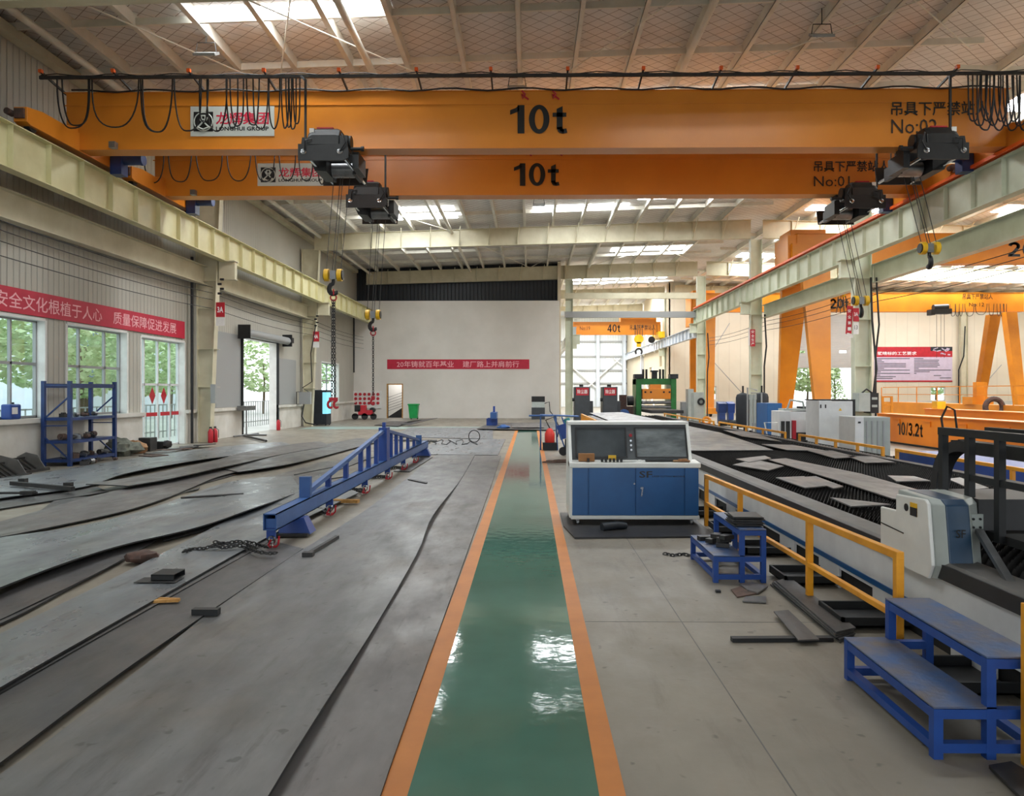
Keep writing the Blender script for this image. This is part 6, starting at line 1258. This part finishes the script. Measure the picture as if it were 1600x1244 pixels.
def cabinet(name, px0, px1, pt, Y, dep, m, label, cat, ms=None, pb=None, vents=0):
    x0, x1 = P(px0, 640, Y).x, P(px1, 640, Y).x; z1 = P(0, pt, Y).z; r = E(name, ((x0+x1)/2, Y+dep/2, 0), label, cat)
    MB().box(x0, x1, Y, Y+dep, .06, z1).build('body', m, r, bevel=.012); MB().box(x0+.03, x1-.03, Y+.03, Y+dep-.03, 0, .06).build('base', 'black', r)
    return r, x0, x1, z1
r, x0, x1, z1 = cabinet('blue_box', 1199, 1222, 630, 25.5, 1.2, 'console_blue', 'plain blue compressor housing between tanks and white chiller', 'machine')
r, x0, x1, z1 = cabinet('laser_chiller', 1218, 1236, 642, 20.4, .7, 'white_cab', 'white laser chiller with twin dark vents beside the blue housing', 'machine')
for a, b_ in ((.12, .42), (.55, .88)): MB().box(x0+(x1-x0)*a, x0+(x1-x0)*b_, 20.37, 20.4, .45, z1-.28).build('vent', 'bed_dark', r)
xb_ = P(1259, 640, 20.9).x; MB().box(x1, xb_, 20.5, 21.2, .06, z1-.02).build('rear_body', 'white_cab', r); MB().box(x1+.15, xb_-.05, 20.4, 20.5, .25, .62).build('pump', 'black', r); MB().box(x1+.05, x1+.15, 20.42, 20.5, .2, .95).build('pipe_block', 'red', r)
MB().box(x0+.2, xb_-.1, 20.6, 21.1, z1, z1+.06).tube([(x0+.3, 20.7, z1), (x0+.4, 20.7, z1+.3), (x0+.75, 20.7, z1+.25), (x0+.8, 20.7, z1)], .03, 6).build('top_fitting', 'grey_cab', r); MB().tube([(x0-.3, 20.3, .2), (x0-.45, 20.3, .9), (x0-.1, 20.3, .9), (x0-.05, 20.3, .3)], .02, 6).build('hose', 'white_paint', r)
r, x0, x1, z1 = cabinet('white_cabinet', 1259, 1272, 636, 20.6, .6, 'grey_cab', 'narrow white cabinet with dark top between chiller and large cabinet', 'cabinet'); MB().box(x0-.0, x1+.35, 20.6, 21.3, z1-.14, z1+.01).build('dark_top', 'dark_grey_cab', r); MB().box(x1, x1+.3, 20.7, 21.3, .06, z1-.14).build('rear_body', 'lamp_grey', r); MB().tube([(x1+.02, 20.55, z1), (x1-.02, 20.5, .8), (x1-.2, 20.5, .3)], .015, 6).build('cable', 'rubber', r)
Y = 18.9; r, x0, x1, z1 = cabinet('white_cabinet', 1279.5, 1300, 626, Y, .9, 'white_cab', 'largest white cabinet with black rounded rear edge left of the column', 'cabinet')
x2 = P(1330, 640, Y+.3).x; MB().box(x1, x2-.04, Y+.1, Y+.95, .06, z1-.01).build('side_body', 'white_cab', r, bevel=.02); MB().box(x2-.04, x2+.02, Y+.1, Y+.98, .06, z1+.03).box(x0, x2-.04, Y+.12, Y+.98, z1, z1+.03).build('rear_rim', 'black', r)
for px in (1282.5, 1290): p = P(px, 635, Y-.005); MB().cbox(p, (.03, .01, .09)).build('handle', 'black', r)
mb = MB(); p = P(1313, 640, Y+.09); mb.prism([(p.x-.04, p.z-.03), (p.x+.04, p.z-.03), (p.x, p.z+.04)], 'y', Y+.088, Y+.099); mb.build('warning_triangle', 'yellow_paint', r)
Y = 17.3; r, x0, x1, z1 = cabinet('transformer', 1336, 1350, 651, Y, .9, 'white_cab', 'grey ribbed transformer box before the orange parked girder', 'transformer')
x2 = P(1387, 640, Y+.25).x; MB().box(x1, x2, Y+.12, Y+1.0, .06, z1-.01).build('side_body', 'grey_cab', r, bevel=.01); mb = MB()
for k in range(4): a = x1+.1+(x2-x1-.15)*k/4; mb.box(a, a+.03, Y+.1, Y+.12, .2, z1-.1)
mb.build('ribs', 'lamp_grey', r); MB().cbox((x0+.1, Y-.005, z1-.13), (.06, .01, .04)).build('display', 'black', r)
Y = 24.6; pa = P(1341, 645, Y); r = E('column_switchbox', (pa.x+.3, Y, pa.z), 'grey switch box with a black breaker panel fixed on the middle column', 'control box')
xa_, xb2, xc_ = P(1342, 630, Y).x, P(1360, 630, Y).x, P(1373, 630, Y).x; za_, zb3 = P(0, 643, Y).z, P(0, 614, Y).z
MB().box(xa_, xb2, Y, Y+.5, za_, zb3).build('switch_box', 'grey_cab', r, bevel=.01); MB().box(xb2, xc_, Y, Y+.5, za_-.05, zb3).build('breaker_panel', 'black', r); 
for zz in (.15, .4): MB().box(xb2+.05, xc_-.05, Y-.01, Y, za_+zz, za_+zz+.08).build('breaker', 'grey_cab', r)
MB().tube([(xa_+.15, Y+.1, zb3), (xa_+.3, Y+.1, zb3+.13), (xb2+.1, Y+.1, zb3)], .03, 6).tube([(xb2+.15, Y+.1, zb3), (xb2+.25, Y+.1, zb3+.8), (xb2+.2, Y+.3, zb3+2.4), (xb2+.2, Y+.4, zb3+3.9)], .035, 6).build('cable', 'rubber', r)
# signs hanging by the column
p = P(1327, 500, 24.9); r = E('hanging_sign', p, 'slanted red and white safety banner strip beside the middle column', 'sign'); mb = MB(); mb.cbox(p, (.2, .01, .95), Matrix.Rotation(.06, 3, 'Y')); mb.build('red_strip', 'red', r); MB().cbox(p+Vector((.02, -.005, -.52)), (.22, .01, .12), Matrix.Rotation(.3, 3, 'Y')).build('white_end', 'white_paint', r)
for i, ch in enumerate('安全第一'): text(ch, 'lettering', .11, .11, p+Vector((0, -.01, .3-.2*i)), 'letter_white', r, bold=.01)
p = P(1337.5, 492, 24.85); r = E('column_sign', p, 'red 3A and white 13 number sign on the middle column', 'sign'); MB().cbox(p, (.2, .01, .45)).build('red_panel', 'red', r); MB().cbox(p+Vector((0, 0, -.45)), (.18, .01, .4)).build('white_panel', 'white_paint', r); text('3A', 'lettering', .13, .13, p+Vector((0, -.008, .02)), 'letter_white', r, bold=.008); text('13', 'lettering', .1, .14, p+Vector((0, -.008, -.42)), 'letter_black', r)
p = P(1176, 528, 36.7); r = E('column_sign', p, 'red and white safety sign on the fourth middle column', 'sign'); MB().cbox(p, (.25, .02, .85)).build('red_panel', 'red', r); MB().cbox(p+Vector((-.17, 0, .05)), (.08, .02, .85)).build('white_edge', 'white_paint', r)
for i, ch in enumerate('安全生产'): text(ch, 'lettering', .15, .15, p+Vector((0, -.015, .3-.2*i)), 'letter_white', r, bold=.01)
for yy, lb in ((24.95, 'black cable running down the near middle column'), (36.75, 'black cable running down the fourth middle column'), (48.5, 'black cable running down the fifth middle column')):
    T(MB().tube([(11.66, yy, .0), (11.66, yy, 3.0), (11.75, yy-.05, 4.0), (11.68, yy, 5.6)], .03 if yy < 30 else .04, 6).build('cable', 'rubber'), lb, 'cable')
# ================================================================= parked girders and blue troughs
X = 12.3; za_, zb4 = .06, .99; r = E('parked_girder', (X, 18, 0), 'bright orange crane girder lying on the floor, lettered 10/3.2t', 'girder')
ya_, yb2 = 9.0, 26.2
MB().box(X, X+.5, ya_, yb2, za_, zb4-.03).box(X-.06, X+.56, ya_, yb2, zb4-.03, zb4).build('girder', 'parked_orange', r); MB().box(X-.05, X+.55, ya_, yb2, 0.02, za_).build('timber_support', 'black', r)
u0, u1 = YX(1403, X), YX(1442, X); big('10/3.2t', abs(u0-u1), .42, (X-.01, (u0+u1)/2, .53), 'letter_dark', r, '-X')
mb = MB()
for px in (1395, 1441, 1495, 1560): yy = YX(px, X); mb.bar((X-.02, yy, .82), (X-.02, yy-.5, .82), .02, .03); mb.bar((X-.02, yy-.5, .82), (X-.02, yy-.5, .66), .03, .02)
mb.build('angle_bracket', 'parked_orange', r)
X = 16.8; r = E('parked_girder', (X, 20, 0), 'second orange girder lying behind the lettered one', 'girder'); MB().box(X, X+.5, 14, 31.5, .06, 1.0).box(X-.08, X+.58, 14, 31.5, 1.0, 1.04).box(X-.05, X+.55, 14, 31.5, 0, .06).build('girder', 'parked_orange', r)
X = 21.0; r = E('parked_girder', (X, 26, 0), 'dull orange parked girder with a walkway railing, farthest back', 'girder'); MB().box(X, X+.8, 20, 44, .0, 1.15).build('girder', 'gantry_orange', r); mb = MB()
for k in range(13): mb.box(X-.02, X+.02, 20.2+2*k-.02, 20.2+2*k+.02, 1.15, 2.0)
mb.box(X-.02, X+.02, 20, 44, 1.98, 2.02).box(X-.02, X+.02, 20, 44, 1.58, 1.61).build('railing', 'gantry_orange', r)
for yy in (22, 30, 35): MB().box(X-.1, X+.9, yy, yy+.8, 1.15, 1.5).box(X+.1, X+.6, yy, yy+.3, 1.5, 2.2).build('end_block', 'gantry_orange', r)
p = P(1392, 630, 29); r = E('access_ladder', (p.x, 29, 0), 'orange ladder frame standing beside the parked girders', 'ladder'); xa_, xb2 = P(1379, 630, 29).x, P(1393, 630, 29).x; zz = P(0, 619, 29).z; mb = MB()
for x in (xa_, xb2): mb.box(x-.04, x+.04, 28.96, 29.04, 0, zz)
for k in range(5): mb.box(xa_, xb2, 28.97, 29.03, zz*(k+1)/5-.06, zz*(k+1)/5)
mb.build('frame', 'gantry_orange', r)
p = P(1553, 628, 33); T(MB().ring((p.x, 33, p.z-.25), (0, 1, 0), .38, .12, 24, 8).build('cable_coil', 'brick_rust'), 'dark red ring shaped coil standing on the parked girders', 'coil')
T(MB().cbox((17.05, YX(1467, 17.05), 1.19), (.35, .4, .3)).build('yellow_block', 'yellow_paint'), 'small yellow block on the second parked girder below the small window', 'block')
for i, (X, a, b_) in enumerate(((8.7, 9.5, 17.6),)):
    r = E('steel_trough', (X+.6, 13.5, 0), 'long bright blue steel trough behind the far guard rail', 'trough'); MB().box(X, X+1.2, a, 13.4, 0, .34).build('section', 'blue_deep', r, bevel=.01); MB().box(X, X+1.2, 13.45, b_, 0, .34).build('section', 'blue_deep', r, bevel=.01)
    mb = MB()
    for k in range(8): yy = 9.8+.4*k; mb.box(X+.5, X+.54, yy, yy+.05, .34, .62)
    mb.build('stake', 'dark_steel', r)
r = E('mesh_fence', (6.6, 19, 0), 'grey wire mesh panels behind the far guard rail of the cutting bed', 'fence'); mb = MB(); yy = 13.0
while yy < 30:
    mb.box(6.42, 6.43, yy, yy+.02, .1, .6); yy += .16
for zz in (.1, .26, .42, .58): mb.box(6.42, 6.43, 13, 30, zz, zz+.02)
mb.build('wire_mesh', 'dark_steel', r)
for yy in (13, 17.2, 21.5, 25.7, 29.95): MB().box(6.4, 6.46, yy, yy+.05, 0, .62).build('post', 'black', r)
# notice board
Yq = YR-.04; x0, x1 = P(1366, 570, Yq).x, P(1488, 570, Yq).x; z0_, z1_ = P(0, 597, Yq).z, P(0, 543, Yq).z; r = E('notice_board', ((x0+x1)/2, Yq, z0_), 'large red and lavender notice board on the cream wall', 'notice board')
MB().box(x0, x1, Yq, Yq+.04, z0_, z1_).build('panel', 'lavender', r); h = z1_-z0_; MB().box(x0, x1, Yq-.01, Yq, z1_-h*.29, z1_).build('red_header', 'red', r); MB().box(x0, x1, Yq-.01, Yq, z0_, z0_+h*.04).build('red_footer', 'red', r)
text('壁晴标的工艺要求', 'lettering', (x1-x0)*.5, h*.1, (x0+(x1-x0)*.29, Yq-.02, z1_-h*.185), 'letter_white', r, bold=.01); mb = MB(); q = random.Random(5)
mb2 = MB()
for k in range(12): mb2.cbox((x0+(x1-x0)*(.76+.2*q.random()), Yq-.014, z1_-h*(.05+.2*q.random())), (.12+.3*q.random(), .004, .05+.05*q.random()), Matrix.Rotation(q.uniform(-.6, .6), 3, 'Y'))
mb2.build('header_picture', 'lavender', r); MB().box(x0+(x1-x0)*.72, x1, Yq-.012, Yq-.01, z1_-h*.12, z1_).build('header_picture', 'insul_dark', r)
for k in range(13):
    zz = z1_-h*(.335+.047*k)
    L = [.45, .09, .12, .4, .4, .4, .12, .45, .08, .45, .07, .27, .23][k]; mb.box(x0+.04, x0+.04+(x1-x0)*L, Yq-.006, Yq, zz-.028, zz+.028)
    L = [.12, .32, .31, .32, .33, .3, .06, .47, .2, .03, 0, 0, 0][k]
    if L: mb.box(x0+(x1-x0)*.51, x0+(x1-x0)*(.51+L), Yq-.006, Yq, zz-.028, zz+.028)
mb.box(x1-1.5, x1-.9, Yq-.006, Yq, z0_+h*.17, z0_+h*.19).box(x1-1.0, x1-.1, Yq-.006, Yq, z0_+h*.1, z0_+h*.12); mb.build('text_lines', 'dark_grey_cab', r)
# wall post and ladder bracket on the cream wall
mb = MB(); hcol(mb, P(1500, 600, YR-.3).x, P(1511, 600, YR-.3).x, YR-.3, .3, 0, 9.5); S(mb.build('column', 'cream'), 'slim cream column on the cream end wall')
T(MB().tube([(P(1500, 600, YR-.5).x-.1, YR-.5, .3), (P(1500, 600, YR-.5).x-.1, YR-.5, 3.5), (P(1500, 600, YR-.5).x+.3, YR-.5, 4.6), (P(1508, 600, YR-.5).x, YR-.5, 7)], .05, 6).build('cable', 'rubber'), 'black cable looping down the cream end wall', 'cable')
for (a, b_) in (((1565, 570), (1490, 655)), ((1140, 505), (1075, 610)), ((1110, 560), (1160, 615))):
    S(MB().tube([P(a[0], a[1], YR-.4), P(b_[0], b_[1], YR-.4)], .03, 5).build('wall_brace', 'lamp_grey'), 'thin diagonal brace rod on the cream wall')
# ================================================================= OUTSIDE
rt = random.Random(11)
def tree(x, y_, h, w_, label, conifer=False):
    r = E('tree', (x, y_, -.25), label, 'tree', 'trees outside the hall'); MB().tube([(x, y_, -.25), (x+.1, y_, h*.35), (x, y_, h*.6)], [.14, .1, .06], 8).build('trunk', 'trunk', r)
    mb = MB()
    for k in range(1500):
        u = rt.random(); a = rt.uniform(0, 2*PI); rad = (w_*(1-u)*.9+.1)*math.sqrt(rt.random()) if conifer else w_*math.sqrt(max(0, 1-(2*u-1)**2))*(.55+.45*rt.random())
        zz = -.25+h*(.12+.88*u) if conifer else h*(.25+.72*u); c = Vector((x+math.cos(a)*rad, y_+math.sin(a)*rad, zz)); s_ = rt.uniform(.1, .2)*(w_/2.2)
        R_ = Matrix.Rotation(rt.uniform(0, 6), 3, 'Z') @ Matrix.Rotation(rt.uniform(0, 3), 3, 'X'); p = [c+R_@Vector(v) for v in ((-s_, 0, 0), (0, -s_*.6, .05), (s_, 0, 0), (0, s_*.6, -.05))]; mb.add(p, [(0, 1, 2), (0, 2, 3)])
    mb.build('foliage', 'foliage', r)
for i, (x, y_, h, w_) in enumerate(((-19, 21, 6.2, 2.4), (-20.5, 25.5, 6.5, 2.6), (-18.5, 30, 6.0, 2.3), (-21, 34.5, 6.6, 2.7), (-22, 41, 6, 2.6), (-25, 47, 6.5, 3), (-27, 55, 6.5, 3), (-24, 66, 7, 3.2), (-24, 78, 7, 3.2), (-17.5, 16.5, 5.5, 2.4), (-24, 29, 8, 3.4), (-25, 37, 8, 3.4), (-23, 22.5, 8, 3.2))):
    tree(x, y_, h, w_, 'leafy green tree outside the left windows')
for i, (x, y_, h, w_, cf) in enumerate(((27, 78, 7.5, 3.2, 0), (30, 80, 7.2, 3.4, 0), (32.5, 79, 5.5, 1.6, 1), (35.5, 78, 6.4, 1.7, 1), (18.5, 72, 6, 2.6, 0), (46, 84, 6, 3, 0), (24, 76, 7, 3, 0))):
    tree(x, y_, h, w_, ('young conifer' if cf else 'leafy green tree')+' outside beyond the right bay roller door', bool(cf))
r = E('far_building', (-34, 62, -.25), 'pale blue grey building outside seen through the glazed door', 'building'); MB().box(-44, -32, 50, 76, -.25, 8).build('walls', 'pale_building', r); mb = MB()
for k in range(6): mb.box(-32, -31.95, 52+4*k, 54+4*k, 2, 4).box(-32, -31.95, 52+4*k, 54+4*k, 5, 7)
mb.build('window_band', 'blue_beam', r)
r = E('yard_fence', (-16, 40, -.25), 'thin grey yard fence outside the roller door', 'fence'); mb = MB()
for k in range(120): mb.box(-16.02, -15.98, 20+.35*k, 20.03+.35*k, -.25, 1.2)
mb.box(-16.02, -15.98, 20, 62, 1.15, 1.2).box(-16.02, -15.98, 20, 62, 0, .05); mb.build('bars', 'lamp_grey', r)
